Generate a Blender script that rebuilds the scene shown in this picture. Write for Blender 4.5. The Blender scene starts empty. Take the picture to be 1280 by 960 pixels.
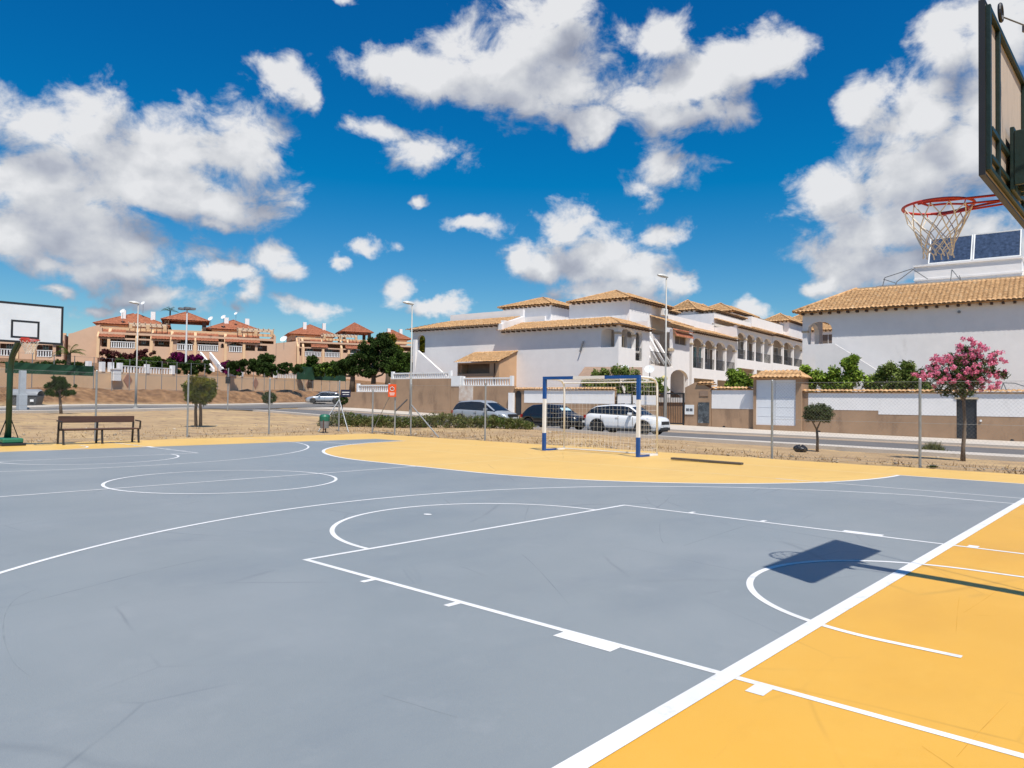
import bpy, bmesh, math, random
import numpy as np
from mathutils import Vector, Matrix
R = math.radians
random.seed(7); np.random.seed(7)
scene = bpy.context.scene
COL = scene.collection

# ------------------------------------------------------------------ camera
CAM = Vector((0.29237, 5.94550, 1.36083))
FW = Vector((0.66855, -0.74327, 0.02413)).normalized()
RT = Vector((-0.74364, -0.66845, 0.01313)); RT = (RT - FW * RT.dot(FW)).normalized()
UP = RT.cross(FW).normalized()
FPX = 923.35
cd = bpy.data.cameras.new('camera'); cam = bpy.data.objects.new('camera', cd); COL.objects.link(cam)
cd.sensor_width = 36; cd.lens = 36 * FPX / 1280; cd.clip_start = 0.05; cd.clip_end = 6000
cam.matrix_world = Matrix(((RT.x, UP.x, -FW.x, CAM.x), (RT.y, UP.y, -FW.y, CAM.y), (RT.z, UP.z, -FW.z, CAM.z), (0, 0, 0, 1)))
scene.camera = cam

# survey helpers: sight lines of the photograph against measured planes
def sight(px, py): return FW + RT * ((px - 640) / FPX) + UP * ((480 - py) / FPX)
def at(px, py, D): return CAM + sight(px, py) * D
SA = R(5.0)
SU = Vector((math.cos(SA), math.sin(SA), 0)); SN = Vector((math.sin(SA), -math.cos(SA), 0))   # along the street / away from the court
C0 = Vector((CAM.x, CAM.y, 0))
def W(u, v, z=0.0): return C0 + SU * u + SN * v + Vector((0, 0, z))
def uv(p): d = Vector((p[0], p[1], 0)) - C0; return d.dot(SU), d.dot(SN)
def onv(px, py, v):
    s = sight(px, py); p = CAM + s * (v / s.dot(SN)); return p.dot(SU) - C0.dot(SU), p.z
def onu(px, py, u):
    s = sight(px, py); p = CAM + s * (u / s.dot(SU)); return p.dot(SN) - C0.dot(SN), p.z
def onx(px, py, x): s = sight(px, py); return CAM + s * ((x - CAM.x) / s.x)
def ony(px, py, y): s = sight(px, py); return CAM + s * ((y - CAM.y) / s.y)

# ------------------------------------------------------------------ materials
MATS = {}
def lin(r, g, b):
    f = lambda c: c / 12.92 if c <= .04045 else ((c + .055) / 1.055) ** 2.4
    return (f(r / 255), f(g / 255), f(b / 255))
def mat(name, col, rough=.7, var=.12, scale=3.0, bump=0.0, bscale=40., metal=0., spec=.5, col2=None, c2amt=.5, island=0., trans=0., coat=0., stretch=None, stain=None):
    if name in MATS: return MATS[name]
    m = bpy.data.materials.new(name); m.use_nodes = True; MATS[name] = m
    nt = m.node_tree; N = nt.nodes; L = nt.links; b = N['Principled BSDF']
    b.inputs['Roughness'].default_value = rough; b.inputs['Metallic'].default_value = metal
    b.inputs['Specular IOR Level'].default_value = spec; b.inputs['Coat Weight'].default_value = coat
    tc = N.new('ShaderNodeTexCoord'); src = tc.outputs['Object']
    if stretch:
        mp = N.new('ShaderNodeMapping'); mp.inputs['Scale'].default_value = stretch; L.new(src, mp.inputs[0]); src = mp.outputs[0]
    nz = N.new('ShaderNodeTexNoise'); nz.inputs['Scale'].default_value = scale; nz.inputs['Detail'].default_value = 6; nz.inputs['Roughness'].default_value = .62
    L.new(src, nz.inputs['Vector'])
    rp = N.new('ShaderNodeValToRGB'); L.new(nz.outputs[0], rp.inputs[0])
    lo = tuple(max(0, c * (1 - var)) for c in col); hi = tuple(min(1, c * (1 + var)) for c in col)
    if col2 is not None: lo = col2
    rp.color_ramp.elements[0].position = .5 - .22 * (1 if col2 is None else 2 * c2amt * .6); rp.color_ramp.elements[0].color = (*lo, 1)
    rp.color_ramp.elements[1].position = .70; rp.color_ramp.elements[1].color = (*hi, 1)
    out = rp.outputs[0]
    if stain:   # dirt blotches / streaks with a shape of their own: (colour, scale, threshold, amount, stretch)
        scol, ssc, th, am, st = stain
        mp2 = N.new('ShaderNodeMapping'); mp2.inputs['Scale'].default_value = st; L.new(tc.outputs['Object'], mp2.inputs[0])
        n2 = N.new('ShaderNodeTexNoise'); n2.inputs['Scale'].default_value = ssc; n2.inputs['Detail'].default_value = 8; n2.inputs['Roughness'].default_value = .7
        L.new(mp2.outputs[0], n2.inputs['Vector'])
        r2 = N.new('ShaderNodeMapRange'); r2.inputs['From Min'].default_value = th; r2.inputs['From Max'].default_value = th + .12; r2.inputs['To Max'].default_value = am
        L.new(n2.outputs[0], r2.inputs[0])
        mx = N.new('ShaderNodeMix'); mx.data_type = 'RGBA'; L.new(r2.outputs[0], mx.inputs[0]); L.new(out, mx.inputs[6]); mx.inputs[7].default_value = (*scol, 1); out = mx.outputs[2]
    if island > 0:
        g = N.new('ShaderNodeNewGeometry'); mr = N.new('ShaderNodeMapRange'); mr.inputs['To Min'].default_value = 1 - island; mr.inputs['To Max'].default_value = 1 + island
        L.new(g.outputs['Random Per Island'], mr.inputs[0])
        vm = N.new('ShaderNodeVectorMath'); vm.operation = 'SCALE'; L.new(out, vm.inputs[0]); L.new(mr.outputs[0], vm.inputs['Scale']); out = vm.outputs[0]
    L.new(out, b.inputs['Base Color'])
    if bump > 0:
        nb = N.new('ShaderNodeTexNoise'); nb.inputs['Scale'].default_value = bscale; nb.inputs['Detail'].default_value = 5; L.new(src, nb.inputs['Vector'])
        bp = N.new('ShaderNodeBump'); bp.inputs['Strength'].default_value = bump; bp.inputs['Distance'].default_value = .02; L.new(nb.outputs[0], bp.inputs['Height']); L.new(bp.outputs[0], b.inputs['Normal'])
    if trans > 0:
        tr = N.new('ShaderNodeBsdfTranslucent'); L.new(out, tr.inputs[0]); ms = N.new('ShaderNodeMixShader'); ms.inputs[0].default_value = trans
        L.new(b.outputs[0], ms.inputs[1]); L.new(tr.outputs[0], ms.inputs[2]); L.new(ms.outputs[0], N['Material Output'].inputs[0])
    return m

# ------------------------------------------------------------------ mesh builder
class MB:
    def __init__(s, tf=None): s.v = []; s.f = []; s.tf = tf
    def P(s, p):
        p = Vector(p); s.v.append(p); return len(s.v) - 1
    def poly(s, pts): s.f.append([s.P(p) for p in pts]); return s
    def hexa(s, p):  # p: 4 bottom ccw, 4 top
        i = [s.P(q) for q in p]
        for f in ((0, 3, 2, 1), (4, 5, 6, 7), (0, 1, 5, 4), (1, 2, 6, 5), (2, 3, 7, 6), (3, 0, 4, 7)): s.f.append([i[k] for k in f])
        return s
    def box(s, x0, x1, y0, y1, z0, z1):
        return s.hexa([(x0, y0, z0), (x1, y0, z0), (x1, y1, z0), (x0, y1, z0), (x0, y0, z1), (x1, y0, z1), (x1, y1, z1), (x0, y1, z1)])
    def bar(s, p, q, w, h, up=(0, 0, 1)):
        p = Vector(p); q = Vector(q); d = (q - p).normalized(); upv = Vector(up)
        if abs(d.dot(upv)) > .98: upv = Vector((1, 0, 0))
        a = d.cross(upv).normalized() * w / 2; b = a.cross(d).normalized() * h / 2
        return s.hexa([p - a - b, p + a - b, p + a + b, p - a + b, q - a - b, q + a - b, q + a + b, q - a + b])
    def tube(s, pts, r, n=8, closed=False, caps=True):
        pts = [Vector(p) for p in pts]; m = len(pts); rings = []; pa = None
        rs = r if isinstance(r, (list, tuple)) else [r] * m
        for i, p in enumerate(pts):
            if closed: d = pts[(i + 1) % m] - pts[i - 1]
            else: d = pts[min(i + 1, m - 1)] - pts[max(i - 1, 0)]
            d.normalize()
            if pa is None:
                a = d.cross(Vector((0, 0, 1)))
                if a.length < 1e-3: a = d.cross(Vector((1, 0, 0)))
            else: a = pa - d * pa.dot(d)
            a.normalize(); pa = a; b = d.cross(a)
            rings.append([s.P(p + (a * math.cos(2 * math.pi * k / n) + b * math.sin(2 * math.pi * k / n)) * rs[i]) for k in range(n)])
        for i in range(m if closed else m - 1):
            A = rings[i]; B = rings[(i + 1) % m]
            for k in range(n): s.f.append([A[k], A[(k + 1) % n], B[(k + 1) % n], B[k]])
        if caps and not closed: s.f.append(rings[0][::-1]); s.f.append(rings[-1])
        return s
    def lathe(s, prof, n=16, c=(0, 0, 0), axis='z'):  # prof: (r, h)
        c = Vector(c); rings = []
        for r_, h in prof:
            ring = []
            for k in range(n):
                a = 2 * math.pi * k / n; x, y = r_ * math.cos(a), r_ * math.sin(a)
                q = (x, y, h) if axis == 'z' else ((x, h, y) if axis == 'y' else (h, x, y)); ring.append(s.P(c + Vector(q)))
            rings.append(ring)
        for A, B in zip(rings, rings[1:]):
            for k in range(n): s.f.append([A[k], A[(k + 1) % n], B[(k + 1) % n], B[k]])
        s.f.append(rings[0][::-1]); s.f.append(rings[-1]); return s
    def prism(s, poly, h0, h1, f):  # f(a,b,h) -> point
        n = len(poly); A = [s.P(f(a, b, h0)) for a, b in poly]; B = [s.P(f(a, b, h1)) for a, b in poly]
        s.f.append(A[::-1]); s.f.append(B)
        for k in range(n): s.f.append([A[k], A[(k + 1) % n], B[(k + 1) % n], B[k]])
        return s
    def grid(s, rows):
        ids = [[s.P(p) for p in r] for r in rows]
        for A, B in zip(ids, ids[1:]):
            for k in range(len(A) - 1): s.f.append([A[k], A[k + 1], B[k + 1], B[k]])
        return s
    def merge(s, o):
        k = len(s.v); s.v += o.v; s.f += [[i + k for i in f] for f in o.f]; return s
    def build(s, name, m, parent=None, smooth=False, bevel=0., recalc=True):
        vs = [s.tf(p) for p in s.v] if s.tf else s.v
        me = bpy.data.meshes.new(name); me.from_pydata([tuple(p) for p in vs], [], s.f)
        if recalc:
            bm = bmesh.new(); bm.from_mesh(me); bmesh.ops.recalc_face_normals(bm, faces=bm.faces); bm.to_mesh(me); bm.free()
        if smooth: me.polygons.foreach_set('use_smooth', [True] * len(me.polygons))
        me.materials.append(m); me.update()
        o = bpy.data.objects.new(name, me); COL.objects.link(o)
        if parent is not None: o.parent = parent
        if bevel > 0:
            bv = o.modifiers.new('bevel', 'BEVEL'); bv.width = bevel; bv.segments = 2; bv.limit_method = 'ANGLE'
        return o
def fastmesh(name, V, F, m, parent=None):
    V = np.asarray(V, np.float32); F = np.asarray(F, np.int32)
    me = bpy.data.meshes.new(name); me.vertices.add(len(V)); me.vertices.foreach_set('co', V.ravel())
    k = F.shape[1]; me.loops.add(F.size); me.loops.foreach_set('vertex_index', F.ravel()); me.polygons.add(len(F))
    me.polygons.foreach_set('loop_start', np.arange(0, F.size, k, dtype=np.int32)); me.polygons.foreach_set('loop_total', np.full(len(F), k, np.int32))
    me.update(); me.validate(); me.materials.append(m)
    o = bpy.data.objects.new(name, me); COL.objects.link(o)
    if parent is not None: o.parent = parent
    return o
def tag(o, label=None, cat=None, group=None, kind=None):
    if label: o['label'] = label
    if cat: o['category'] = cat
    if group: o['group'] = group
    if kind: o['kind'] = kind
    return o
def thing(name, label, cat, loc=(0, 0, 0), rotz=0., group=None):
    o = bpy.data.objects.new(name, None); COL.objects.link(o); o.location = loc; o.rotation_euler = (0, 0, rotz); o.empty_display_size = .3
    return tag(o, label, cat, group)
def sthing(name, label, cat, u, v, z, group=None):   # a thing in the street frame; tf maps (u,v,z) to its local coordinates
    t = thing(name, label, cat, W(u, v, z), SA, group)
    return t, (lambda p, u=u, v=v, z=z: Vector((p[0] - u, -(p[1] - v), p[2] - z)))
def dup(root, loc, rotz, label=None, group=None):
    r = root.copy(); COL.objects.link(r); r.location = loc; r.rotation_euler = (0, 0, rotz)
    if label: r['label'] = label
    if group: r['group'] = group
    for ch in list(root.children):
        c = ch.copy(); COL.objects.link(c); c.parent = r
        for g in list(ch.children):
            d = g.copy(); COL.objects.link(d); d.parent = c
    return r

# ------------------------------------------------------------------ building helpers
def facade(mb, p0, p1, z0, z1, ops, th, F):
    """wall from p0 to p1, z0..z1, with openings (a,b,za,zb,rise); F(p,depth,z) -> builder coordinates"""
    def bx(a, b, c, d):
        if b - a > 1e-4 and d - c > 1e-4: mb.hexa([F(a, 0, c), F(b, 0, c), F(b, th, c), F(a, th, c), F(a, 0, d), F(b, 0, d), F(b, th, d), F(a, th, d)])
    cur = p0
    for a, b, za, zb, rise in sorted(ops):
        bx(cur, a, z0, z1); bx(a, b, z0, za)
        if rise <= 0: bx(a, b, zb, z1)
        else:
            n = 8; pr = None
            for k in range(n + 1):
                t = math.pi * k / n; p = (a + b) / 2 - math.cos(t) * (b - a) / 2; q = zb + rise * math.sin(t)
                if pr: mb.hexa([F(pr[0], 0, pr[1]), F(p, 0, q), F(p, th, q), F(pr[0], th, pr[1]), F(pr[0], 0, z1), F(p, 0, z1), F(p, th, z1), F(pr[0], th, z1)])
                pr = (p, q)
        cur = b
    bx(cur, p1, z0, z1)
    return mb
def tile_roof(mb, E0, E1, run, rise, hip0=0., hip1=0., pitch=.24, amp=.06, course=.42, ns=5, seed=0):
    """barrel-tile slope; eave E0->E1, climbing along `run` (horizontal Vector) by `rise`; hips cut the ends"""
    rnd = random.Random(seed)
    E0 = Vector(E0); E1 = Vector(E1); d = E1 - E0; Ln = d.length; d.normalize(); run = Vector(run); slope = run + Vector((0, 0, rise)); sl = slope.length
    nrm = d.cross(slope).normalized()
    if nrm.z < 0: nrm = -nrm
    nc = max(2, int(Ln / pitch)); nr = max(1, int(sl / course)); cols = []
    jit = {}
    for c in range(nc * ns + 1):
        x = Ln * c / (nc * ns); ph = (c % ns) / ns; k = c // ns
        lim = 1.0
        if hip0 > 0: lim = min(lim, x / hip0)
        if hip1 > 0: lim = min(lim, (Ln - x) / hip1)
        lim = max(lim, 0.004); w = amp * (abs(math.sin(math.pi * ph)) if ns > 2 else (c % 2)); colp = []
        for r in range(nr):
            for e in (0, 1):
                t = min((r + e) / nr, lim)
                j = jit.setdefault((k, r), rnd.uniform(-.012, .012))
                hgt = w + (.045 if e == 0 else .005) + j
                colp.append(E0 + d * x + slope * t + nrm * hgt)
        cols.append(colp)
    return mb.grid(cols)
def balustrade(mb, a, b, F, z0, z1, step=.22, w=.09, rail=.1):
    """rails and balusters from a to b along p at depth 0"""
    def bx(p, q, d0, d1, c, d): mb.hexa([F(p, d0, c), F(q, d0, c), F(q, d1, c), F(p, d1, c), F(p, d0, d), F(q, d0, d), F(q, d1, d), F(p, d1, d)])
    bx(a, b, -.06, .12, z1 - rail, z1); bx(a, b, -.05, .11, z0, z0 + rail * .8)
    n = max(1, int(abs(b - a) / step)); sgn = 1 if b > a else -1
    for k in range(n):
        p = a + (b - a) * (k + .5) / n
        bx(p - w / 2, p + w / 2, -.01, .07, z0 + rail * .8, z1 - rail)
    return mb

# ------------------------------------------------------------------ foliage helpers
def leaves(centres, n, spread, size, seed=0, flat=.0, aspect=.45):
    """n leaf quads scattered round clump centres"""
    g = np.random.default_rng(seed); c = np.asarray(centres, float); sp = np.asarray(spread, float)
    idx = g.integers(0, len(c), n); off = g.normal(size=(n, 3)); off /= (np.linalg.norm(off, axis=1)[:, None] + 1e-6); rad = g.random(n) ** .5
    pos = c[idx] + off * rad[:, None] * (sp[idx][:, None] if sp.ndim == 1 else sp)
    a = g.normal(size=(n, 3)); a[:, 2] *= (1 - flat); a += off * .6; a /= np.linalg.norm(a, axis=1)[:, None]
    b = np.cross(a, g.normal(size=(n, 3))); b /= (np.linalg.norm(b, axis=1)[:, None] + 1e-6)
    s = size * (.6 + .8 * g.random(n))[:, None]
    V = np.stack([pos - a * s * .5, pos + b * s * aspect * .5, pos + a * s * .5, pos - b * s * aspect * .5], 1).reshape(-1, 3)
    return V, np.arange(n * 4).reshape(-1, 4)
def shell(n, rx, ry, rz, c, seed, inner=.55, zmin=-1., lump=.0):
    g = np.random.default_rng(seed); out = []
    while len(out) < n:
        d = g.normal(size=3); d /= np.linalg.norm(d)
        if d[2] < zmin: continue
        r = inner + (1 - inner) * g.random() ** .6; r *= 1 + lump * g.normal()
        out.append((c[0] + d[0] * rx * r, c[1] + d[1] * ry * r, c[2] + d[2] * rz * r))
    return out
# ------------------------------------------------------------------ sun and sky
SUNV = Vector((-0.457, 0.260, 1.0)).normalized()
sl = bpy.data.lights.new('sun', 'SUN'); sl.energy = 5.0; sl.angle = R(.53); sl.color = (1, .955, .88)
so = bpy.data.objects.new('sun', sl); COL.objects.link(so); so.rotation_euler = (-SUNV).to_track_quat('-Z', 'Y').to_euler()
world = bpy.data.worlds.new('World'); scene.world = world; world.use_nodes = True
wt = world.node_tree; WN = wt.nodes; WL = wt.links; WN.clear()
BLOBS = [(40,150,72,48),(110,165,75,55),(205,185,75,45),(285,180,72,52),(320,205,45,45),(180,225,150,50),(90,265,125,60),(230,240,120,38),(50,225,85,45),(130,300,105,45),(20,290,80,50),
 (150,335,85,28),(60,325,60,25),(350,240,48,16),(365,105,38,34),(385,125,22,20),(200,372,66,19),(325,325,45,22),(275,345,42,15),(310,375,22,20),(378,381,42,16),(262,277,30,11),(465,308,26,11),(430,325,14,12),
 (505,365,24,19),(548,388,30,15),(405,2,46,10),(500,85,52,28),(560,95,75,42),(615,85,85,55),(665,60,85,70),(705,105,55,55),(650,110,95,45),(695,20,50,45),(740,160,28,28),
 (485,158,52,16),(530,185,42,26),(528,240,13,9),(828,50,42,35),(865,105,85,45),(955,75,55,42),(800,120,48,38),(845,150,60,28),(905,85,60,40),(830,205,48,28),(812,235,30,25),
 (585,280,32,13),(640,315,26,24),(710,290,38,32),(745,320,72,42),(795,340,60,36),(690,330,50,28),(830,290,32,18),(770,368,85,22),(855,350,25,18),(945,384,24,16),
 (1185,55,52,48),(1250,30,70,60),(1090,125,42,32),(1150,150,75,52),(1205,190,85,75),(1125,220,80,60),(1040,250,58,36),(1080,285,80,45),(1150,270,90,60),(1065,320,50,36),(1110,335,90,36),(1230,290,60,60),(1030,345,26,14),(1250,130,60,60),
 (895,140,40,26),(1250,320,60,40),(120,385,30,10),(70,360,30,9)]
def azel(px, py):
    d = sight(px, py).normalized(); return math.atan2(d.x, d.y), math.asin(d.z)
gp = bpy.data.node_groups.new('cloud_density', 'ShaderNodeTree')
gp.interface.new_socket('P', in_out='INPUT', socket_type='NodeSocketVector'); gp.interface.new_socket('D', in_out='OUTPUT', socket_type='NodeSocketFloat')
GN = gp.nodes; GL = gp.links; gi = GN.new('NodeGroupInput'); go = GN.new('NodeGroupOutput'); gp.interface.new_socket('S', in_out='OUTPUT', socket_type='NodeSocketFloat')
def vmath(N, L, op, a, b=None, sc=None):
    n = N.new('ShaderNodeVectorMath'); n.operation = op
    for i, x in enumerate((a, b)):
        if x is None: continue
        if isinstance(x, (tuple, list)): n.inputs[i].default_value = x
        else: L.new(x, n.inputs[i])
    if sc is not None: n.inputs['Scale'].default_value = sc
    return n
def fmath(N, L, op, *a, clamp=False):
    n = N.new('ShaderNodeMath'); n.operation = op; n.use_clamp = clamp
    for i, x in enumerate(a):
        if isinstance(x, (int, float)): n.inputs[i].default_value = x
        else: L.new(x, n.inputs[i])
    return n.outputs[0]
wn = GN.new('ShaderNodeTexNoise'); wn.inputs['Scale'].default_value = 9; wn.inputs['Detail'].default_value = 5; wn.inputs['Roughness'].default_value = .6; GL.new(gi.outputs[0], wn.inputs['Vector'])
off = vmath(GN, GL, 'SUBTRACT', wn.outputs['Color'], (.5, .5, .5)); off = vmath(GN, GL, 'MULTIPLY', off.outputs[0], (.11, .085, 0))
pw = vmath(GN, GL, 'ADD', gi.outputs[0], off.outputs[0]).outputs[0]
acc = None
WISPY = {(485,158),(530,185),(528,240),(585,280),(465,308),(430,325),(262,277),(310,375),(505,365),(830,205),(812,235),(895,140),(350,240),(120,385),(70,360),(845,150),(800,120)}
for px, py, rx, ry in BLOBS:
    wsp = (px, py) in WISPY
    if wsp: rx *= 1.35; ry *= 1.35
    a0, e0 = azel(px, py); ra = abs(azel(px + rx, py)[0] - azel(px - rx, py)[0]) / 2; re = abs(azel(px, py + ry)[1] - azel(px, py - ry)[1]) / 2
    q = vmath(GN, GL, 'SUBTRACT', pw, (a0, e0, 0)); q = vmath(GN, GL, 'MULTIPLY', q.outputs[0], (1 / ra, 1 / re, 0)); q = vmath(GN, GL, 'LENGTH', q.outputs[0])
    b1 = fmath(GN, GL, 'SUBTRACT', .80 if wsp else 1.12, q.outputs['Value'])
    acc = b1 if acc is None else fmath(GN, GL, 'SMOOTH_MAX', acc, b1, .25)
acc = fmath(GN, GL, 'MAXIMUM', acc, -.8); acc = fmath(GN, GL, 'MINIMUM', acc, .95)
fn = GN.new('ShaderNodeTexNoise'); fn.inputs['Scale'].default_value = 15; fn.inputs['Detail'].default_value = 10; fn.inputs['Roughness'].default_value = .62; fn.inputs['Distortion'].default_value = .3
mpn = vmath(GN, GL, 'MULTIPLY', gi.outputs[0], (1, 1.35, 1)); GL.new(mpn.outputs[0], fn.inputs['Vector'])
nz = fmath(GN, GL, 'MULTIPLY', fmath(GN, GL, 'SUBTRACT', fn.outputs[0], .5), 2.7)
GL.new(fmath(GN, GL, 'ADD', acc, nz), go.inputs[0])
sn = GN.new('ShaderNodeTexNoise'); sn.inputs['Scale'].default_value = 11; sn.inputs['Detail'].default_value = 3.5; sn.inputs['Roughness'].default_value = .5; GL.new(mpn.outputs[0], sn.inputs['Vector'])
GL.new(fmath(GN, GL, 'ADD', acc, fmath(GN, GL, 'MULTIPLY', fmath(GN, GL, 'SUBTRACT', sn.outputs[0], .5), 2.2)), go.inputs[1])
tcw = WN.new('ShaderNodeTexCoord'); sx = WN.new('ShaderNodeSeparateXYZ'); nrmv = vmath(WN, WL, 'NORMALIZE', tcw.outputs['Generated']); WL.new(nrmv.outputs[0], sx.inputs[0])
az = fmath(WN, WL, 'ARCTAN2', sx.outputs[0], sx.outputs[1]); el = fmath(WN, WL, 'ARCSINE', sx.outputs[2])
cb = WN.new('ShaderNodeCombineXYZ'); WL.new(az, cb.inputs[0]); WL.new(el, cb.inputs[1])
def dens(p): g = WN.new('ShaderNodeGroup'); g.node_tree = gp; WL.new(p, g.inputs[0]); return g.outputs[0], g.outputs[1]
d0, s0 = dens(cb.outputs[0]); pu = vmath(WN, WL, 'ADD', cb.outputs[0], (-.014, .042, 0)); d1, s1 = dens(pu.outputs[0])
mr = WN.new('ShaderNodeMapRange'); mr.interpolation_type = 'SMOOTHSTEP'; mr.inputs['From Min'].default_value = -.12; mr.inputs['From Max'].default_value = .66; WL.new(d0, mr.inputs[0])
cover = fmath(WN, WL, 'MULTIPLY', mr.outputs[0], .97)
lightv = fmath(WN, WL, 'ADD', fmath(WN, WL, 'ADD', fmath(WN, WL, 'MULTIPLY', fmath(WN, WL, 'SUBTRACT', s0, s1), .55), fmath(WN, WL, 'MULTIPLY', fmath(WN, WL, 'SUBTRACT', d0, d1), .20)), .60)
lightv = fmath(WN, WL, 'SUBTRACT', lightv, fmath(WN, WL, 'MULTIPLY', fmath(WN, WL, 'MAXIMUM', fmath(WN, WL, 'SUBTRACT', s0, .85), 0.), .12), clamp=True)
cr = WN.new('ShaderNodeValToRGB'); WL.new(lightv, cr.inputs[0])
e = cr.color_ramp.elements; e[0].position = .0; e[0].color = (.29, .315, .39, 1); e[1].position = 1; e[1].color = (.755, .76, .775, 1)
m_ = e.new(.42); m_.color = (.44, .465, .53, 1); m_ = e.new(.72); m_.color = (.60, .615, .645, 1)
sky = WN.new('ShaderNodeTexSky'); sky.sky_type = 'NISHITA'; sky.sun_disc = False
sky.sun_elevation = math.asin(SUNV.z); sky.sun_rotation = math.atan2(SUNV.x, SUNV.y); sky.air_density = 1.15; sky.dust_density = .25; sky.ozone_density = 4.0; sky.altitude = 20
hs = WN.new('ShaderNodeHueSaturation'); hs.inputs['Saturation'].default_value = 1.42; hs.inputs['Hue'].default_value = .504; hs.inputs['Value'].default_value = 1.0; WL.new(sky.outputs[0], hs.inputs['Color'])
bg = WN.new('ShaderNodeBackground'); bg.inputs[1].default_value = .082; sk = vmath(WN, WL, 'SUBTRACT', hs.outputs[0], (.45, 0, 0)); sk = vmath(WN, WL, 'MAXIMUM', sk.outputs[0], (.02, 0, 0)); sk = vmath(WN, WL, 'MULTIPLY', sk.outputs[0], (.95, 1.07, 1.15)); WL.new(sk.outputs[0], bg.inputs[0])
bc = WN.new('ShaderNodeBackground'); bc.inputs[1].default_value = 1.0; WL.new(cr.outputs[0], bc.inputs[0])
mxs = WN.new('ShaderNodeMixShader'); WL.new(cover, mxs.inputs[0]); WL.new(bg.outputs[0], mxs.inputs[1]); WL.new(bc.outputs[0], mxs.inputs[2])
wo = WN.new('ShaderNodeOutputWorld'); WL.new(mxs.outputs[0], wo.inputs[0])
world.cycles.sampling_method = 'MANUAL'; world.cycles.sample_map_resolution = 1024
vs_ = scene.view_settings; vs_.view_transform = 'Standard'; vs_.look = 'None'; vs_.exposure = 0.1; vs_.gamma = 1; vs_.use_curve_mapping = False
scene.cycles.max_bounces = 6; scene.cycles.diffuse_bounces = 5; scene.cycles.use_denoising = True; scene.cycles.transparent_max_bounces = 8

# ------------------------------------------------------------------ terrain
LC = 23.94                       # court length between the two baselines
YX0, YX1, YY0, YY1 = -3.4, 24.55, -12.45, 12.2   # painted court
CP = []
def cp(u, v, z): CP.append((*W(u, v)[:2], z))
def cpx(px, py, D): p = at(px, py, D); CP.append((p.x, p.y, p.z))
for u, z in ((-40, -.75), (-20, -.62), (1.6, -.5), (18.4, -.33), (32, -.1), (48, .36), (57, .45)):
    cp(u, 33.6, z); cp(u, 40.0, z - .05)
for u, z in ((-40, -.6), (-20, -.55), (2, -.41), (14, -.25), (20, -.12), (42.6, .22), (51.6, .5)):
    cp(u, 44.5, z); cp(u, 60, z + .25)
for u, v, z in ((62.3, 23.2, .54), (66.5, 32.5, .57), (72.8, 57.9, .88), (58, 10, .5), (54, -20, .5), (82, 90, 1.2), (55, 60, .6), (60, 120, 1.3), (20, 120, 1), (-40, 120, .2)): cp(u, v, z)
for q in ((540, 534.4, 38.5), (650, 535, 36), (222, 533, 34), (76, 517, 45), (27, 512.5, 52), (35, 511, 55), (1205, 577, 24), (1022, 564, 26)): cpx(*q)
for x, y in ((4, -12.9), (10, -12.9), (16, -12.9), (22, -12.9), (26.5, -12), (25.6, -5), (24.8, 2), (24.5, 12), (10, 0), (0, -12.5), (-10, -12), (-10, 12), (10, 14), (-30, 0), (0, 40), (40, 40)): CP.append((x, y, 0.0 if y < 20 else .1))
CPA = np.array(CP); _n = len(CPA)
def _k(d2): return np.where(d2 > 1e-9, .5 * d2 * np.log(d2 + 1e-12), 0)
_A = np.zeros((_n + 3, _n + 3)); _d = ((CPA[:, None, :2] - CPA[None, :, :2]) ** 2).sum(2)
_A[:_n, :_n] = _k(_d) + np.eye(_n) * 6.0; _A[:_n, _n] = 1; _A[:_n, _n + 1:] = CPA[:, :2]; _A[_n:, :_n] = _A[:_n, _n:].T
_w = np.linalg.solve(_A, np.concatenate([CPA[:, 2], [0, 0, 0]]))
def sstep(x, a, b): t = np.clip((x - a) / (b - a), 0, 1); return t * t * (3 - 2 * t)
def terr(X, Y):
    X = np.atleast_1d(np.asarray(X, float)); Y = np.atleast_1d(np.asarray(Y, float)); sh = X.shape; x = X.ravel(); y = Y.ravel()
    z = np.empty(len(x))
    for i in range(0, len(x), 20000):
        d2 = (x[i:i + 20000, None] - CPA[None, :, 0]) ** 2 + (y[i:i + 20000, None] - CPA[None, :, 1]) ** 2
        z[i:i + 20000] = _k(d2) @ _w[:_n] + _w[_n] + x[i:i + 20000] * _w[_n + 1] + y[i:i + 20000] * _w[_n + 2]
    z = np.clip(z, -.9, 1.4)
    dx = np.maximum(np.maximum(YX0 - x, x - YX1), 0); dy = np.maximum(np.maximum(YY0 - y, y - YY1), 0); z *= sstep(np.hypot(dx, dy), .1, 3.0)
    u = (x - C0.x) * SU.x + (y - C0.y) * SU.y; v = (x - C0.x) * SN.x + (y - C0.y) * SN.y
    de = (u - 62.3) * .958 - (v - 23.2) * .287
    z += 1.3 * sstep(de, .3, 5.0) + 1.5 * sstep(de, 10.8, 13) + 2.0 * sstep(de, 14, 42)
    lot = sstep(v, 45.2, 46.0) * sstep(u, 27.8, 29.0) * (1 - sstep(u, 52.6, 54)); z += 2.3 * lot * (1 - sstep(v, 75, 85))
    return z.reshape(sh)
def tz(x, y): return float(terr([x], [y])[0])
def tzuv(u, v): p = W(u, v); return tz(p.x, p.y)
def axis(lo, a, b, hi, fine, k=34):
    f = np.arange(a, b + 1e-6, fine); l = a - np.geomspace(fine, a - lo, k)[::-1]; h = b + np.geomspace(fine, hi - b, k); return np.concatenate([l, f, h])
gx = axis(-900, -20, 110, 1500, .85); gy = axis(-1500, -95, 14, 900, .85)
GX, GY = np.meshgrid(gx, gy); 
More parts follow.
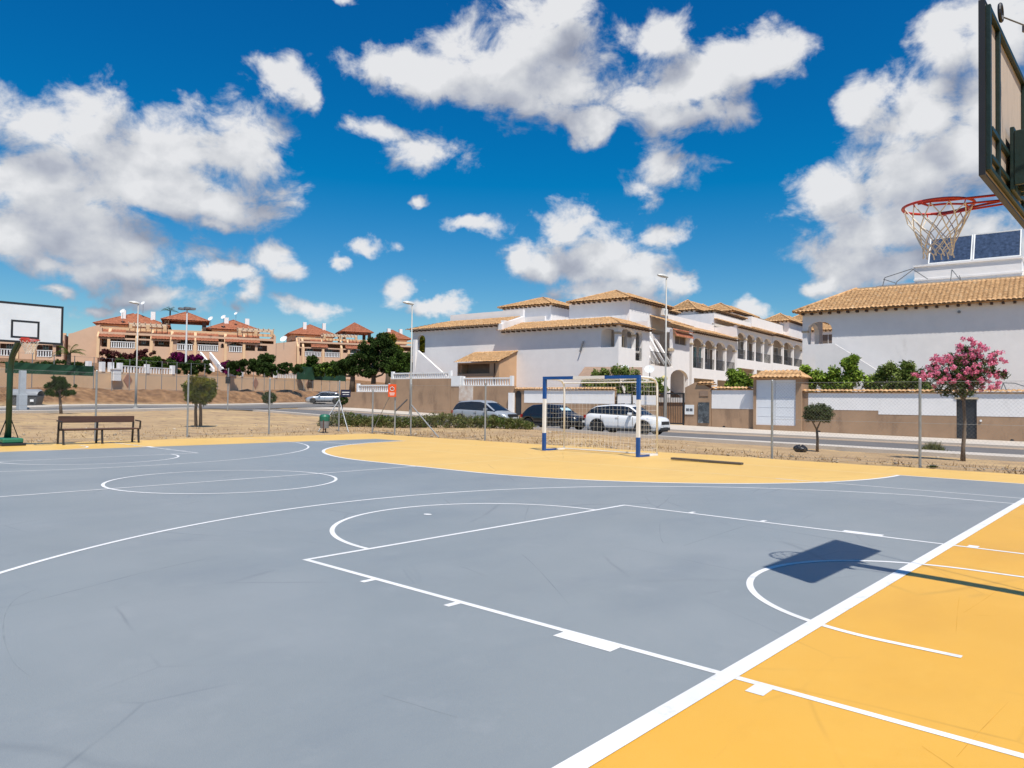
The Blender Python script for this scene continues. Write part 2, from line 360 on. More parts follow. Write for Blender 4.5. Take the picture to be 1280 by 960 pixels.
near = (GX > -60) & (GX < 260) & (GY > -240) & (GY < 80)
GZ = np.full(GX.shape, .4); GZ[near] = terr(GX[near], GY[near])
rn = np.random.default_rng(3); inside = (GX > YX0 - .2) & (GX < YX1 + .2) & (GY > YY0 - .2) & (GY < YY1 + .2)
_u = (GX - C0.x) * SU.x + (GY - C0.y) * SU.y; _v = (GX - C0.x) * SN.x + (GY - C0.y) * SN.y; _de = (_u - 62.3) * .958 - (_v - 23.2) * .287
_bk = sstep(_de, .2, 1.5) * (1 - sstep(_de, 6.0, 8.5))
GZ = GZ + np.where(inside, -.05, -.012 + rn.normal(size=GX.shape) * .014) + _bk * (rn.normal(size=GX.shape) * .12 + .18 * np.sin(_v * .9 + 2 * np.sin(_v * .23)) * np.sin(_de * 1.1 + _v * .5))
V = np.stack([GX, GY, GZ], 2).reshape(-1, 3); ny_, nx_ = GX.shape
I = np.arange(ny_ * nx_).reshape(ny_, nx_); F = np.stack([I[:-1, :-1], I[:-1, 1:], I[1:, 1:], I[1:, :-1]], 2).reshape(-1, 4)
def dirt_mat():
    m = mat('dry_dirt', (.40, .265, .135), .95, .14, .55, bump=.6, bscale=9.)
    nt = m.node_tree; N = nt.nodes; L = nt.links; b = N['Principled BSDF']; old = b.inputs['Base Color'].links[0].from_socket
    tc = N.new('ShaderNodeTexCoord')
    def layer(prev, scale, th, wdt, col, st=(1, 1, 1), det=7, am=.8):
        mp = N.new('ShaderNodeMapping'); mp.inputs['Scale'].default_value = st; L.new(tc.outputs['Object'], mp.inputs[0])
        n = N.new('ShaderNodeTexNoise'); n.inputs['Scale'].default_value = scale; n.inputs['Detail'].default_value = det; n.inputs['Roughness'].default_value = .68; L.new(mp.outputs[0], n.inputs['Vector'])
        r = N.new('ShaderNodeMapRange'); r.inputs['From Min'].default_value = th; r.inputs['From Max'].default_value = th + wdt; r.inputs['To Max'].default_value = am; L.new(n.outputs[0], r.inputs[0])
        mx = N.new('ShaderNodeMix'); mx.data_type = 'RGBA'; L.new(r.outputs[0], mx.inputs[0]); L.new(prev, mx.inputs[6]); mx.inputs[7].default_value = (*col, 1); return mx.outputs[2]
    c = layer(old, .22, .5, .12, (.52, .355, .165))
    c = layer(c, .9, .53, .08, (.24, .155, .085), (.7, 1.5, 1), am=.85)
    c = layer(c, 5., .60, .08, (.16, .105, .055), am=.75)
    c = layer(c, 14., .64, .06, (.56, .44, .30), am=.6)
    # the raw reddish bank beyond the cross street
    sp = N.new('ShaderNodeSeparateXYZ'); L.new(tc.outputs['Object'], sp.inputs[0])
    r = N.new('ShaderNodeMapRange'); r.inputs['From Min'].default_value = .62; r.inputs['From Max'].default_value = .95; L.new(sp.outputs[2], r.inputs[0])
    n = N.new('ShaderNodeTexNoise'); n.inputs['Scale'].default_value = 1.3; n.inputs['Detail'].default_value = 10; n.inputs['Roughness'].default_value = .75; L.new(tc.outputs['Object'], n.inputs['Vector'])
    rr = N.new('ShaderNodeValToRGB'); rr.color_ramp.elements[0].position = .42; rr.color_ramp.elements[0].color = (.13, .062, .024, 1); rr.color_ramp.elements[1].position = .68; rr.color_ramp.elements[1].color = (.38, .21, .095, 1); L.new(n.outputs[0], rr.inputs[0])
    mx = N.new('ShaderNodeMix'); mx.data_type = 'RGBA'; L.new(r.outputs[0], mx.inputs[0]); L.new(c, mx.inputs[6]); L.new(rr.outputs[0], mx.inputs[7]); L.new(mx.outputs[2], b.inputs['Base Color'])
    return m
tag(fastmesh('ground', V, F, dirt_mat()), kind='structure')

def ribbon(name, m, pathL, pathR, dz, nw=5, skirt=0.):
    """sheet draped between two polylines in (u,v)"""
    rows = []
    for (ul, vl), (ur, vr) in zip(pathL, pathR):
        pts = [W(ul + (ur - ul) * k / nw, vl + (vr - vl) * k / nw) for k in range(nw + 1)]
        zs = terr([p.x for p in pts], [p.y for p in pts]); r = [Vector((p.x, p.y, z + dz)) for p, z in zip(pts, zs)]
        if skirt: r = [r[0] - Vector((0, 0, skirt))] + r + [r[-1] - Vector((0, 0, skirt))]
        rows.append(r)
    return tag(MB().grid(rows).build(name, m, recalc=False), kind='structure')
def sub(pts, step=1.0):
    out = []
    for a, b in zip(pts, pts[1:]):
        n = max(1, int(math.dist(a, b) / step))
        out += [(a[0] + (b[0] - a[0]) * k / n, a[1] + (b[1] - a[1]) * k / n) for k in range(n)]
    return out + [pts[-1]]
asphalt = mat('asphalt', (.135, .128, .125), .9, .12, 1.2, bump=.4, bscale=60., stain=((.075, .072, .07), .7, .58, .6, (.4, 1, 1)))
pave = mat('pavement_concrete', (.52, .46, .39), .9, .08, .8, bump=.3, bscale=30., stain=((.30, .24, .18), 1.3, .58, .6, (1, 1, 1)))
kerbm = mat('kerb_stone', (.36, .27, .19), .9, .1, 2., bump=.3)
us = [(-45 + .9 * k) for k in range(int(101 / .9))]
ribbon('road', asphalt, [(u, 33.6) for u in us], [(u, 40.2) for u in us], .05, 8)
cl = sub([(62.3 + .3 * (v - 23.2) - 2.2, v) for v in range(-30, 130, 8)]); cr_ = sub([(62.3 + .3 * (v - 23.2) - 9.4, v) for v in range(-30, 130, 8)])
ribbon('road', asphalt, cl, cr_, .045, 8)
ribbon('pavement', pave, [(u, 40.2) for u in us], [(u, 41.2) for u in us], .06, 3, .1)
tag(bpy.context.scene.objects['pavement'], kind='structure'); bpy.context.scene.objects['pavement'].data.materials[0] = kerbm
ribbon('pavement', pave, [(u, 41.2) for u in us], [(u, 44.48) for u in us], .15, 4, .2)
us2 = [u for u in us if u < 22]
ribbon('pavement', pave, [(u, 31.0) for u in us2], [(u, 33.6) for u in us2], .14, 3, .2)
ribbon('pavement', pave, [(u, 33.05) for u in us if 21.5 < u < 50], [(u, 33.6) for u in us if 21.5 < u < 50], .12, 2, .2)
cl2 = sub([(62.3 + .3 * (v - 23.2) - .1, v) for v in range(-30, 130, 8)]); cr2 = sub([(62.3 + .3 * (v - 23.2) - 2.2, v) for v in range(-30, 130, 8)])
ribbon('pavement', pave, cl2, cr2, .17, 3, .2)
cl3 = sub([(62.3 + .3 * (v - 23.2) - 9.4, v) for v in (-30, -14, 2, 18, 31.5)]); cr3 = sub([(62.3 + .3 * (v - 23.2) - 10.6, v) for v in (-30, -14, 2, 18, 31.5)])
ribbon('pavement', pave, cl3, cr3, .15, 3, .2)

# ------------------------------------------------------------------ the painted court
def paint_mat(name, col, dark, light, crack=True):
    m = mat(name, col, .44, .05, .35, bump=.15, bscale=160., spec=.45)
    nt = m.node_tree; N = nt.nodes; L = nt.links; b = N['Principled BSDF']; c = b.inputs['Base Color'].links[0].from_socket; tc = N.new('ShaderNodeTexCoord')
    def mixin(fac, col): 
        global _c
        mx = N.new('ShaderNodeMix'); mx.data_type = 'RGBA'; L.new(fac, mx.inputs[0]); L.new(mixin.c, mx.inputs[6]); mx.inputs[7].default_value = (*col, 1); mixin.c = mx.outputs[2]
    mixin.c = c
    def noise(scale, det=6, st=(1, 1, 1), rot=0.):
        mp = N.new('ShaderNodeMapping'); mp.inputs['Scale'].default_value = st; mp.inputs['Rotation'].default_value = (0, 0, rot); L.new(tc.outputs['Object'], mp.inputs[0])
        n = N.new('ShaderNodeTexNoise'); n.inputs['Scale'].default_value = scale; n.inputs['Detail'].default_value = det; n.inputs['Roughness'].default_value = .65; L.new(mp.outputs[0], n.inputs['Vector']); return n.outputs[0]
    def rng(s, a, b_, to): r = N.new('ShaderNodeMapRange'); r.inputs['From Min'].default_value = a; r.inputs['From Max'].default_value = b_; r.inputs['To Max'].default_value = to; L.new(s, r.inputs[0]); return r.outputs[0]
    mixin(rng(noise(.45, 8), .45, .75, .6), light); mixin(rng(noise(.8, 9, (1, .45, 1), .5), .5, .75, .55), dark); mixin(rng(noise(2.6, 9), .56, .72, .35), light)
    mixin(rng(noise(9., 6, (1, .16, 1), .9), .66, .74, .35), dark); mixin(rng(noise(7., 6, (.12, 1, 1), .25), .67, .74, .35), dark)
    mixin(rng(noise(30., 4), .68, .75, .6), dark); mixin(rng(noise(22., 3), .745, .77, .6), light)
    if crack:   # long thin scuffs and hairline cracks
        for sc, wdt, off, am in ((.33, .012, 0, .6), (.8, .012, 7.3, .4), (.21, .02, 3.1, .35)):
            mp = N.new('ShaderNodeMapping'); mp.inputs['Location'].default_value = (off, off * .7, 0); L.new(tc.outputs['Object'], mp.inputs[0])
            wn = N.new('ShaderNodeTexNoise'); wn.inputs['Scale'].default_value = .6; wn.inputs['Detail'].default_value = 3; L.new(mp.outputs[0], wn.inputs['Vector'])
            ad = N.new('ShaderNodeMix'); ad.data_type = 'VECTOR'; ad.inputs[0].default_value = .12; L.new(mp.outputs[0], ad.inputs[4]); L.new(wn.outputs['Color'], ad.inputs[5])
            vo = N.new('ShaderNodeTexVoronoi'); vo.feature = 'DISTANCE_TO_EDGE'; vo.inputs['Scale'].default_value = sc; L.new(ad.outputs[1], vo.inputs['Vector'])
            r = N.new('ShaderNodeMapRange'); r.inputs['From Min'].default_value = wdt * sc; r.inputs['From Max'].default_value = 0; r.inputs['To Max'].default_value = am; L.new(vo.outputs[0], r.inputs[0])
            g = rng(noise(.45, 3), .5, .62, 1.0); mu = N.new('ShaderNodeMath'); mu.operation = 'MULTIPLY'; L.new(r.outputs[0], mu.inputs[0]); L.new(g, mu.inputs[1]); mixin(mu.outputs[0], tuple(x * .6 for x in dark))
    L.new(mixin.c, b.inputs['Base Color']); return m
M_yel = paint_mat('yellow_court_paint', (.70, .370, .045), (.57, .285, .038), (.74, .425, .075))
M_blu = paint_mat('blue_grey_court_paint', (.234, .256, .262), (.175, .20, .222), (.29, .305, .31))
M_wht = mat('white_line_paint', (.72, .71, .69), .6, .09, 1.3, bump=.1, bscale=120., stain=((.40, .41, .41), 4.5, .575, .6, (1, 1, 1)))
M_fad = mat('faded_line_paint', (.80, .60, .30), .6, .06, 2.)
def sheet(name, polys, z, m):
    b = MB()
    for p in polys: b.poly([(x, y, z) for x, y in p])
    return tag(b.build(name, m, recalc=False), kind='structure')
def arcpts(cx, cy, r, a0, a1, n=48): return [(cx + r * math.cos(R(a0 + (a1 - a0) * k / n)), cy + r * math.sin(R(a0 + (a1 - a0) * k / n))) for k in range(n + 1)]
def wob(k): return .06 * math.sin(k * 1.7) + .05 * math.sin(k * .61 + 1)
edge = [(YX0, YY1)] + [(YX0, YY0)] + [(YX0 + (YX1 - YX0) * k / 60, YY0 + wob(k)) for k in range(1, 60)] + [(YX1, YY0)] + [(YX1 + wob(k), YY0 + (YY1 - YY0) * k / 40) for k in range(1, 40)] + [(YX1, YY1)]
M_yfar = paint_mat('pale_yellow_paint', (.745, .46, .115), (.62, .36, .085), (.77, .50, .15))  # paler yellow for the goal area and the far apron
sheet('court_apron', [edge], 0.0, M_yfar)
sheet('court_apron', [[(YX0 + .01, YY1 - .01), (YX0 + .01, -10.15), (1.94, -10.15), (1.94, YY1 - .01)]], .002, M_yel)
BX0, BX1, GY0 = 1.94, 21.15, -10.15
sheet('court_surface', [[(BX0, 12), (BX0, GY0), (BX1, GY0), (BX1, 12)]], 0.002, M_blu)
GX0, GX1 = LC / 2 - 1.55, LC / 2 + 1.55
dpoly = [(GX1 + 6, GY0)] + arcpts(GX1, GY0, 6, 0, 90) + arcpts(GX0, GY0, 6, 90, 180) + [(GX0 - 6, GY0)]
sheet('goal_area', [dpoly[::-1]], .003, M_yfar)
zl = [.0038]; lines = MB(); faded = MB()
def nxt(): zl[0] += .00004; return zl[0]
def seg(b, x0, y0, x1, y1, w=.05):
    z = nxt(); d = Vector((x1 - x0, y1 - y0, 0)).normalized(); n = Vector((-d.y, d.x, 0)) * w / 2; a = Vector((x0, y0, z)); c = Vector((x1, y1, z))
    b.poly([a - n, c - n, c + n, a + n])
def arc(b, cx, cy, r, a0, a1, w=.05, n=72):
    z = nxt(); i = arcpts(cx, cy, r - w, a0, a1, n); o = arcpts(cx, cy, r, a0, a1, n); b.grid([[(x, y, z) for x, y in i], [(x, y, z) for x, y in o]])
for s, x0 in ((1, 0.), (-1, LC)):            # both keys, their circles and the arcs round the baskets
    X = lambda x: x0 + s * x
    for q in (1, -1):
        seg(lines, X(0), q * 2.425, X(5.8), q * 2.425)
        for a, w in ((1.78, .09), (3.9, .055), (4.82, .055)): seg(lines, X(a), q * 2.45, X(a), q * 2.56, w)
        seg(lines, X(2.6), q * 2.50, X(3.0), q * 2.50, .10)
    seg(lines, X(5.775), 2.4, X(5.775), -2.4)
    ang = (-90, 90) if s > 0 else (90, 270)
    arc(lines, X(5.8), 0, 1.8, *ang)
    arc(lines, X(1.55), 0, 1.30, *ang); seg(lines, X(1.17), 1.275, X(1.55), 1.275); seg(lines, X(1.17), -1.275, X(1.55), -1.275)
    t = math.degrees(math.asin(6.75 / 6.95)); a = (-t, t) if s > 0 else (180 - t, 180 + t)
    arc(lines, X(1.575), 0, 6.95, *a, n=96); xe = 1.575 + 6.95 * math.cos(R(t))
    for q in (1, -1): seg(lines, X(0), q * 6.725, X(xe), q * 6.725)
seg(lines, BX0 + .05, -7.55, BX1 - .2, -7.55); seg(lines, 0, 7.55, BX1, 7.55)
arc(lines, LC / 2, 0, 1.8, 0, 360); seg(lines, LC / 2, -5.3, LC / 2, 7.5)
seg(faded, GX0 - 4.6, -7.55, GX1 + 4.8, -7.55); seg(faded, LC / 2, -4.2, LC / 2, -10.1); seg(faded, GX0 - 6, GY0 - .02, GX1 + 6, GY0 - .02, .07)
arc(lines, GX1, GY0, 6.06, 0, 90, .08); arc(lines, GX0, GY0, 6.06, 90, 180, .08); seg(lines, GX0, GY0 + 6.02, GX1, GY0 + 6.02, .08)
seg(lines, 1.975, 11.5, 1.975, GY0, .098); seg(lines, BX0 + .08, GY0, GX0 - 6, GY0, .07)
z = nxt(); lines.poly([(6.95 + .06 * math.cos(k), .02 + .045 * math.sin(k), z) for k in np.linspace(0, 6.1, 9)])
tag(faded.build('faded_court_markings', M_fad, recalc=False), kind='structure')
skid = MB(); sb_ = MB()
def gnd(px, py): s_ = sight(px, py); return CAM - s_ * (CAM.z / s_.z)
def marks(b, pts, w):
    P = [gnd(*q) for q in pts]; marks.z = getattr(marks, 'z', .0025) + .00003; z = marks.z; out = []
    for a, c, d in zip(P, P[1:], P[2:]):                       # smooth the polyline
        out += [a * (.5 * (1 - t) ** 2 + 0) + c * (.5 + t - t * t) + d * (.5 * t * t) for t in (0, .2, .4, .6, .8)]
    out = out or P; L_ = []; R_ = []
    for i, p in enumerate(out):
        t = (out[min(i + 1, len(out) - 1)] - out[max(i - 1, 0)]).normalized(); n = Vector((-t.y, t.x, 0)) * w * .42 * (.5 + .3 * math.sin(i * 1.3)) * (.35 + .65 * math.sin(math.pi * (i + .5) / len(out))); L_.append((p.x + n.x, p.y + n.y, z)); R_.append((p.x - n.x, p.y - n.y, z))
    b.grid([L_, R_])
for pts, w in ((((640, 684), (664, 702), (700, 742), (742, 794)), .016), (((-20, 764), (20, 757), (100, 737), (170, 718), (250, 700), (330, 686)), .022), (((66, 730), (20, 746), (4, 768), (4, 806), (26, 842), (64, 856)), .02), (((826, 692), (880, 674), (930, 658), (975, 646)), .016), (((455, 862), (500, 876), (560, 894), (600, 906)), .014), (((826, 640), (824, 668), (830, 684), (860, 662)), .014), (((560, 705), (590, 712), (640, 740)), .012)): marks(skid, pts, w)
for pts, w in (((1180, 966), (1210, 930), (1245, 894), (1290, 848)), .008), (((1201, 735), (1197, 760), (1195, 792), (1194, 800)), .006), (((1192, 774), (1215, 760), (1248, 738), (1262, 726)), .006), (((1140, 925), (1165, 942), (1200, 966), (1215, 980)), .008), (((1190, 768), (1240, 770), (1290, 776)), .006): marks(sb_, pts, w)
tag(skid.build('skid_marks', mat('rubber_scuff', (.214, .239, .25), .7, .15, 6.), recalc=False), kind='structure'); tag(sb_.build('hairline_cracks', mat('crack_shade', (.60, .31, .045), .9, .2, 6.), recalc=False), kind='structure')
tag(lines.build('court_markings', M_wht, recalc=False), kind='structure')
# ------------------------------------------------------------------ common materials
M_green = mat('dark_green_steel_paint', (.010, .026, .020), .45, .25, 3., bump=.15, bscale=30., stain=((.10, .05, .025), 7., .66, .7, (1, 1, 1)))
M_black = mat('black_paint', (.018, .018, .02), .5, .2, 5.)
M_wood = mat('weathered_plywood', (.50, .41, .33), .85, .1, 3., stretch=(1, 9, .8), bump=.25, bscale=20., stain=((.27, .20, .15), 4., .6, .6, (1, 6, .7)))
M_board = mat('white_board_paint', (.74, .74, .73), .5, .05, 2.5, stain=((.5, .49, .47), 5., .62, .5, (1, 1, 2)))
M_red = mat('red_orange_rim_paint', (.50, .035, .018), .45, .2, 20., stain=((.16, .05, .03), 40., .64, .6, (1, 1, 1)))
M_rope = mat('net_rope', (.70, .64, .54), .9, .2, 20.)
M_galv = mat('galvanised_steel', (.36, .37, .37), .5, .12, 8., metal=.55, bump=.1)
M_steel = mat('dull_grey_steel', (.24, .245, .25), .55, .15, 8., metal=.3)
M_white = mat('white_steel_paint', (.78, .76, .73), .5, .05, 4., stain=((.5, .40, .3), 9., .74, .5, (1, 1, 1)))
M_blue = mat('blue_goal_paint', (.006, .072, .29), .4, .15, 4., stain=((.4, .42, .5), 14., .70, .5, (1, 1, 1)))
M_net = mat('white_net_cord', (.72, .70, .66), .9, .1)
M_bench = mat('brown_bench_plank', (.085, .040, .028), .6, .25, 4., stretch=(8, 1, 8), bump=.2)
M_iron = mat('dark_bench_iron', (.025, .022, .022), .55, .2)

# ------------------------------------------------------------------ basketball hoops
def make_hoop(label, loc, rotz, full=True):
    t = thing('basketball_hoop', label, 'basketball hoop', loc, rotz)
    z0, z1, xb, hw = 2.738, 3.79, 1.145, .885
    MB().box(xb - .022, xb - .004, -hw + .012, hw - .012, z0 + .012, z1 - .012).build('backboard', M_wood, t)
    MB().box(xb - .004, xb + .004, -hw + .012, hw - .012, z0 + .012, z1 - .012).build('board_face', M_board, t)
    e = MB()
    for y in (-hw, hw - .012): e.box(xb - .026, xb + .008, y, y + .012, z0, z1)
    for z in (z0, z1 - .012): e.box(xb - .026, xb + .008, -hw + .012, hw - .012, z, z + .012)
    e.build('edge_strip', M_black, t)
    ln = MB(); f0, f1 = xb + .005, xb + .0075
    for y in (-hw + .013, hw - .055): ln.box(f0, f1, y, y + .042, z0 + .013, z1 - .013)
    for z in (z0 + .013, z1 - .055): ln.box(f0, f1, -hw + .056, hw - .056, z, z + .042)
    ln.build('board_border', M_black, t)
    tg = MB(); a, b_, c, d = -.325, .325, 2.86, 3.33
    for y in (a, b_ - .05): tg.box(f0, f1, y, y + .05, c, d)
    for z in (c, d - .05): tg.box(f0, f1, a + .05, b_ - .05, z, z + .05)
    tg.build('target_square', M_black, t)
    fr = MB(); k = .032; x1, x0 = xb - .024, xb - .052
    for y in (-hw + .02, hw - .02 - k): fr.box(x0, x1, y, y + k, z0 + .03, z1 - .03)
    for z in (z0 + .03, z1 - .03 - k): fr.box(x0 + .002, x1, -hw + .02 + k, hw - .02 - k, z, z + k)
    for y in (-.53, .50): fr.box(x0 + .004, x1, y, y + .03, z0 + .03 + k, z1 - .03 - k)
    fr.box(x0 + .006, x1, -.755, .755, 3.03, 3.062); fr.box(x0 + .006, x1, -.755, .755, 2.86, 2.89)
    fr.build('board_frame', M_green, t, bevel=.004)
    pl = MB().box(x0 - .02, x0 + .005, -.17, .17, 2.80, 3.22)
    for y in (-.175, .145): pl.box(x0 - .10, x0 - .02, y, y + .03, 2.83, 3.19)
    pl.build('mounting_bracket', M_green, t, bevel=.004)
    for y in (-.12, .0, .12):
        for z in (2.86, 3.16): MB().lathe([(.014, 0), (.014, .025)], 6, (x0 - .045, y, z), 'x').build('bolt', M_steel, t)
    MB().box(xb + .008, xb + .02, -.10, .10, 2.755, 2.885).build('rim_plate', M_red, t)
    rc = (1.555, 0, 2.805); rm = MB()
    rm.tube([(rc[0] + .225 * math.cos(k * math.pi / 20), .225 * math.sin(k * math.pi / 20), rc[2]) for k in range(40)], .0095, 8, closed=True)
    for s in (-1, 1):
        rm.tube([(xb + .02, s * .09, 2.80), (1.43, s * .16, 2.797), (1.555, s * .205, 2.798), (1.64, s * .185, 2.798)], .0085, 6)
        rm.tube([(xb + .02, s * .06, 2.768), (1.38, s * .10, 2.772), (1.48, s * .15, 2.779), (1.58, s * .17, 2.78), (1.62, s * .205, 2.798)], .0075, 6)
    rm.tube([(1.38, -.10, 2.772), (1.365, 0, 2.772), (1.38, .10, 2.772)], .007, 6)
    rim = rm.build('rim', M_red, t, smooth=True)
    for k in range(12):
        a = 2 * math.pi * k / 12; p = Vector((rc[0] + .222 * math.cos(a), .222 * math.sin(a), rc[2] - .008)); MB().tube([p, p - Vector((.006 * math.cos(a), .006 * math.sin(a), .02))], .004, 5).build('net_hook', M_red, rim)
    nt = MB(); rows = [(.217, 2.785), (.19, 2.705), (.158, 2.64), (.128, 2.58), (.110, 2.53), (.098, 2.50), (.094, 2.465)]; g = random.Random(5)
    P = lambda r, k: Vector((rc[0] + (rows[r][0] + g.uniform(-.006, .006)) * math.cos(2 * math.pi * (k + .5 * (r % 2)) / 12), (rows[r][0]) * math.sin(2 * math.pi * (k + .5 * (r % 2)) / 12), rows[r][1] + g.uniform(-.012, .012)))
    grid = [[P(r, k) for k in range(12)] for r in range(len(rows))]
    for r in range(len(rows) - 1):
        for k in range(12):
            o = 0 if r % 2 == 0 else 1
            for kk in ((k + o) % 12, (k + o - 1) % 12): nt.tube([grid[r][k], grid[r + 1][kk]], .0042, 5, caps=False)
    for k in range(12): nt.tube([grid[-1][k], grid[-1][k] - Vector((g.uniform(-.012, .012), g.uniform(-.012, .012), .035))], .005, 5)
    nt.build('net', M_rope, t)
    # post curving forward into the arm
    pts = [(-.12, 0, .0), (-.12, 0, 1.9), (-.08, 0, 2.15), (.05, 0, 2.42), (.35, 0, 2.66), (.8, 0, 2.9), (1.07, 0, 3.02)]
    MB().tube(pts, .075, 14).build('post', mat('green_post_paint', (.006, .048, .030), .45, .15, 3.), t, smooth=True)
    MB().tube([(.05, .0, 2.34), (.6, 0, 2.62), (1.06, .0, 2.86)], .028, 8).build('arm_brace', M_green, t)
    bs = MB().box(-.62, .45, -.28, .28, 0, .07); bs.build('base', M_black, t, bevel=.01)
    MB().box(-.5, .36, -.24, .245, .07, .20).build('ballast_box', mat('green_ballast_paint', (.02, .16, .085), .5, .2), t, bevel=.03)
    br = MB()
    for s in (-1, 1): br.tube([(-.12, s * .05, .72), (-.1, s * .26, .10)], .014, 6)
    br.tube([(-.12, 0, .8), (-.55, 0, .1)], .016, 6); br.build('base_brace', M_green, t)
    if full:
        MB().tube([(xb - .05, .515 + .05 * math.cos(k * math.pi / 8), 3.845 + .05 * math.sin(k * math.pi / 8)) for k in range(16)], .011, 6, closed=True).build('ring_bolt', M_black, t)
        st = MB().tube([(xb - .05, .47, 3.84), (-.12, .05, 3.0)], .006, 6); st.lathe([(.001, 0), (.018, .01), (.018, .05), (.001, .06)], 8, (.98, .41, 3.72)); st.tube([(xb - .05, -.65, 3.85), (-.12, -.05, 3.0), (-.12, 0, 2.2)], .006, 6)
        st.build('stay_wire', M_steel, t)
    return t
make_hoop('basketball hoop seen from behind with bare plywood back and tan rope net', (.002, -.01, 0), 0)
make_hoop('basketball hoop with white backboard facing the court on a bent green post', (LC, .10, 0), math.pi, False)

# ------------------------------------------------------------------ football goal
t = thing('football_goal', 'small football goal with blue and white banded posts and white net', 'goal', (LC / 2, GY0 + .02, 0))
s = .04
for sg in (-1, 1):
    x = sg * 1.54
    p = MB().box(x - s, x + s, -s, s, 0, 2.0).build('post', M_white, t)
    b = MB()
    for a, c in ((-.001, .50), (1.46, 2.001)): MB().box(x - s - .002, x + s + .002, -s - .002, s + .002, a, c).build('blue_band', M_blue, p)
    
    bl = MB().box(x - .035, x + .035, -.5, -s - .003, .004, .05); bl.build('base_rail', M_blue, t)
    MB().box(x - .03, x + .03, -.92, -.5, .004, .045).build('base_rail', M_white, t)
    MB().tube([(x, -.05, 2.04), (x, -.55, 2.03), (x, -.78, 1.99), (x, -.88, 1.88), (x, -.9, 1.7), (x, -.92, .03)], .03, 8).build('rear_post', M_white, t, smooth=True)
c = MB().box(-1.58, 1.58, -s, s, 2.0, 2.08).build('crossbar', M_white, t)
for xa_, xb_ in ((-1.583, -.52), (.52, 1.583)): MB().box(xa_, xb_, -s - .002, s + .002, 1.998, 2.082).build('blue_band', M_blue, c)
MB().tube([(-1.54, -.92, .03), (1.54, -.92, .03)], .022, 6).build('rear_rail', M_white, t)
MB().tube([(-1.54, -.86, 1.93), (1.54, -.86, 1.93)], .02, 6).build('rear_rail', M_white, t)
nt = MB(); g = random.Random(2); sag = lambda x, z: -.90 - .06 * math.sin(math.pi * (x + 1.54) / 3.08) * math.sin(math.pi * z / 1.95)
for k in range(25):
    x = -1.54 + 3.08 * k / 24; nt.tube([(x, -.02, 2.03), (x, -.45, 1.99), (x, -.84, 1.94)] + [(x + .012 * math.sin(k * 3 + j), sag(x, z), z) for j, z in enumerate((1.5, 1.0, .5, .05))], 0.0022, 3, caps=False)
for k in range(16):
    z = .06 + 1.88 * k / 15; nt.tube([(-1.54, -.03, z)] + [(-1.54, -.5, z - .015), (-1.54, -.9, z)] + [(x, sag(x, z), z - .008 * math.sin(x * 9)) for x in (-1.1, -.55, 0, .55, 1.1)] + [(1.54, -.9, z), (1.54, -.5, z - .015), (1.54, -.03, z)], 0.0022, 3, caps=False)
for k in range(1, 7):
    y = -.13 * k
    nt.tube([(-1.54, y, 2.02), (0, y, 1.98), (1.54, y, 2.02)], 0.0022, 3, caps=False)
    for x in (-1.54, 1.54): nt.tube([(x, y, 2.0), (x, y, .05)], 0.0022, 3, caps=False)
nt.build('net', M_net, t)

# ------------------------------------------------------------------ bench, litter bin, plank, stones
t = thing('park_bench', 'long brown plank bench with dark iron legs at the court edge', 'bench', (23.55, -2.02, 0))
MB().box(.14, .175, -1.02, 1.02, .60, .79).build('backrest', M_bench, t, bevel=.008)
MB().box(-.28, .10, -1.0, 1.0, .405, .44).build('seat', M_bench, t, bevel=.008)
for y in (-1.0, 0.0, 1.0):
    MB().bar((-.22, y, .40), (-.27, y, 0), .045, .05).build('leg', M_iron, t)
    MB().bar((.16, y, .62), (.22, y - .0, 0), .045, .05).build('leg', M_iron, t)
for y in (-1.05, 1.05):
    MB().bar((-.24, y, .64), (.14, y, .66), .04, .03).bar((-.24, y, .64), (-.2, y, .40), .04, .03).build('armrest', M_iron, t)
MB().box(.1, .13, -1.0, 1.0, .375, .40).build('stretcher', M_iron, t)
p = at(405.5, 541, 30.5); t = thing('litter_bin', 'litter bin with green hood and grey metal basket on the court edge', 'litter bin', (p.x, p.y, 0.01), R(-45))
MB().lathe([(.17, .16), (.2, .42), (.2, .46)], 14).build('bin_body', M_steel, t)
MB().lathe([(.21, .46), (.215, .64), (.17, .72), (.05, .74)], 14).build('hood', mat('green_bin_paint', (.012, .13, .075), .5, .15), t)
fr = MB()
for s_ in (-1, 1): fr.bar((s_ * .23, 0, 0), (s_ * .23, 0, .5), .04, .04)
fr.bar((-.23, 0, .12), (.23, 0, .12), .03, .03); fr.build('bin_frame', mat('rusty_bin_frame', (.09, .04, .03), .7, .2), t)
a = at(840, 569, 17.9); b = at(928, 573.5, 16.7); a.z = b.z = 0
tag(MB().bar(a + Vector((0, 0, .045)), b + Vector((0, 0, .032)), .13, .045).build('wooden_plank', mat('dark_plank', (.10, .085, .07), .8, .2, 3.), bevel=.006), 'long dark plank lying on the yellow court beside the goal', 'plank')
p = at(1001, 560, 24.5); zz = tz(p.x, p.y)
q = MB(); g = random.Random(4)
q.grid([[(.20 * (1 + .35 * math.sin(3 * a + b) + .12 * math.sin(7 * a + 3 * b)) * math.cos(a) * math.sin(b + .15), .20 * math.sin(a) * math.sin(b + .15) * (1 + .2 * math.cos(2 * a)), .10 + .13 * math.cos(b) * (1 + .3 * math.sin(2 * a))) for a in np.linspace(0, 2 * math.pi, 15)] for b in np.linspace(.1, 2.9, 9)])
o = q.build('rubbish_bag', mat('black_bag_plastic', (.02, .02, .022), .35, .3, 9., bump=.8, bscale=9.), smooth=True); o.location = (p.x, p.y, zz - .02); tag(o, 'black rubbish bag lying beside the round topped little tree', 'bag')
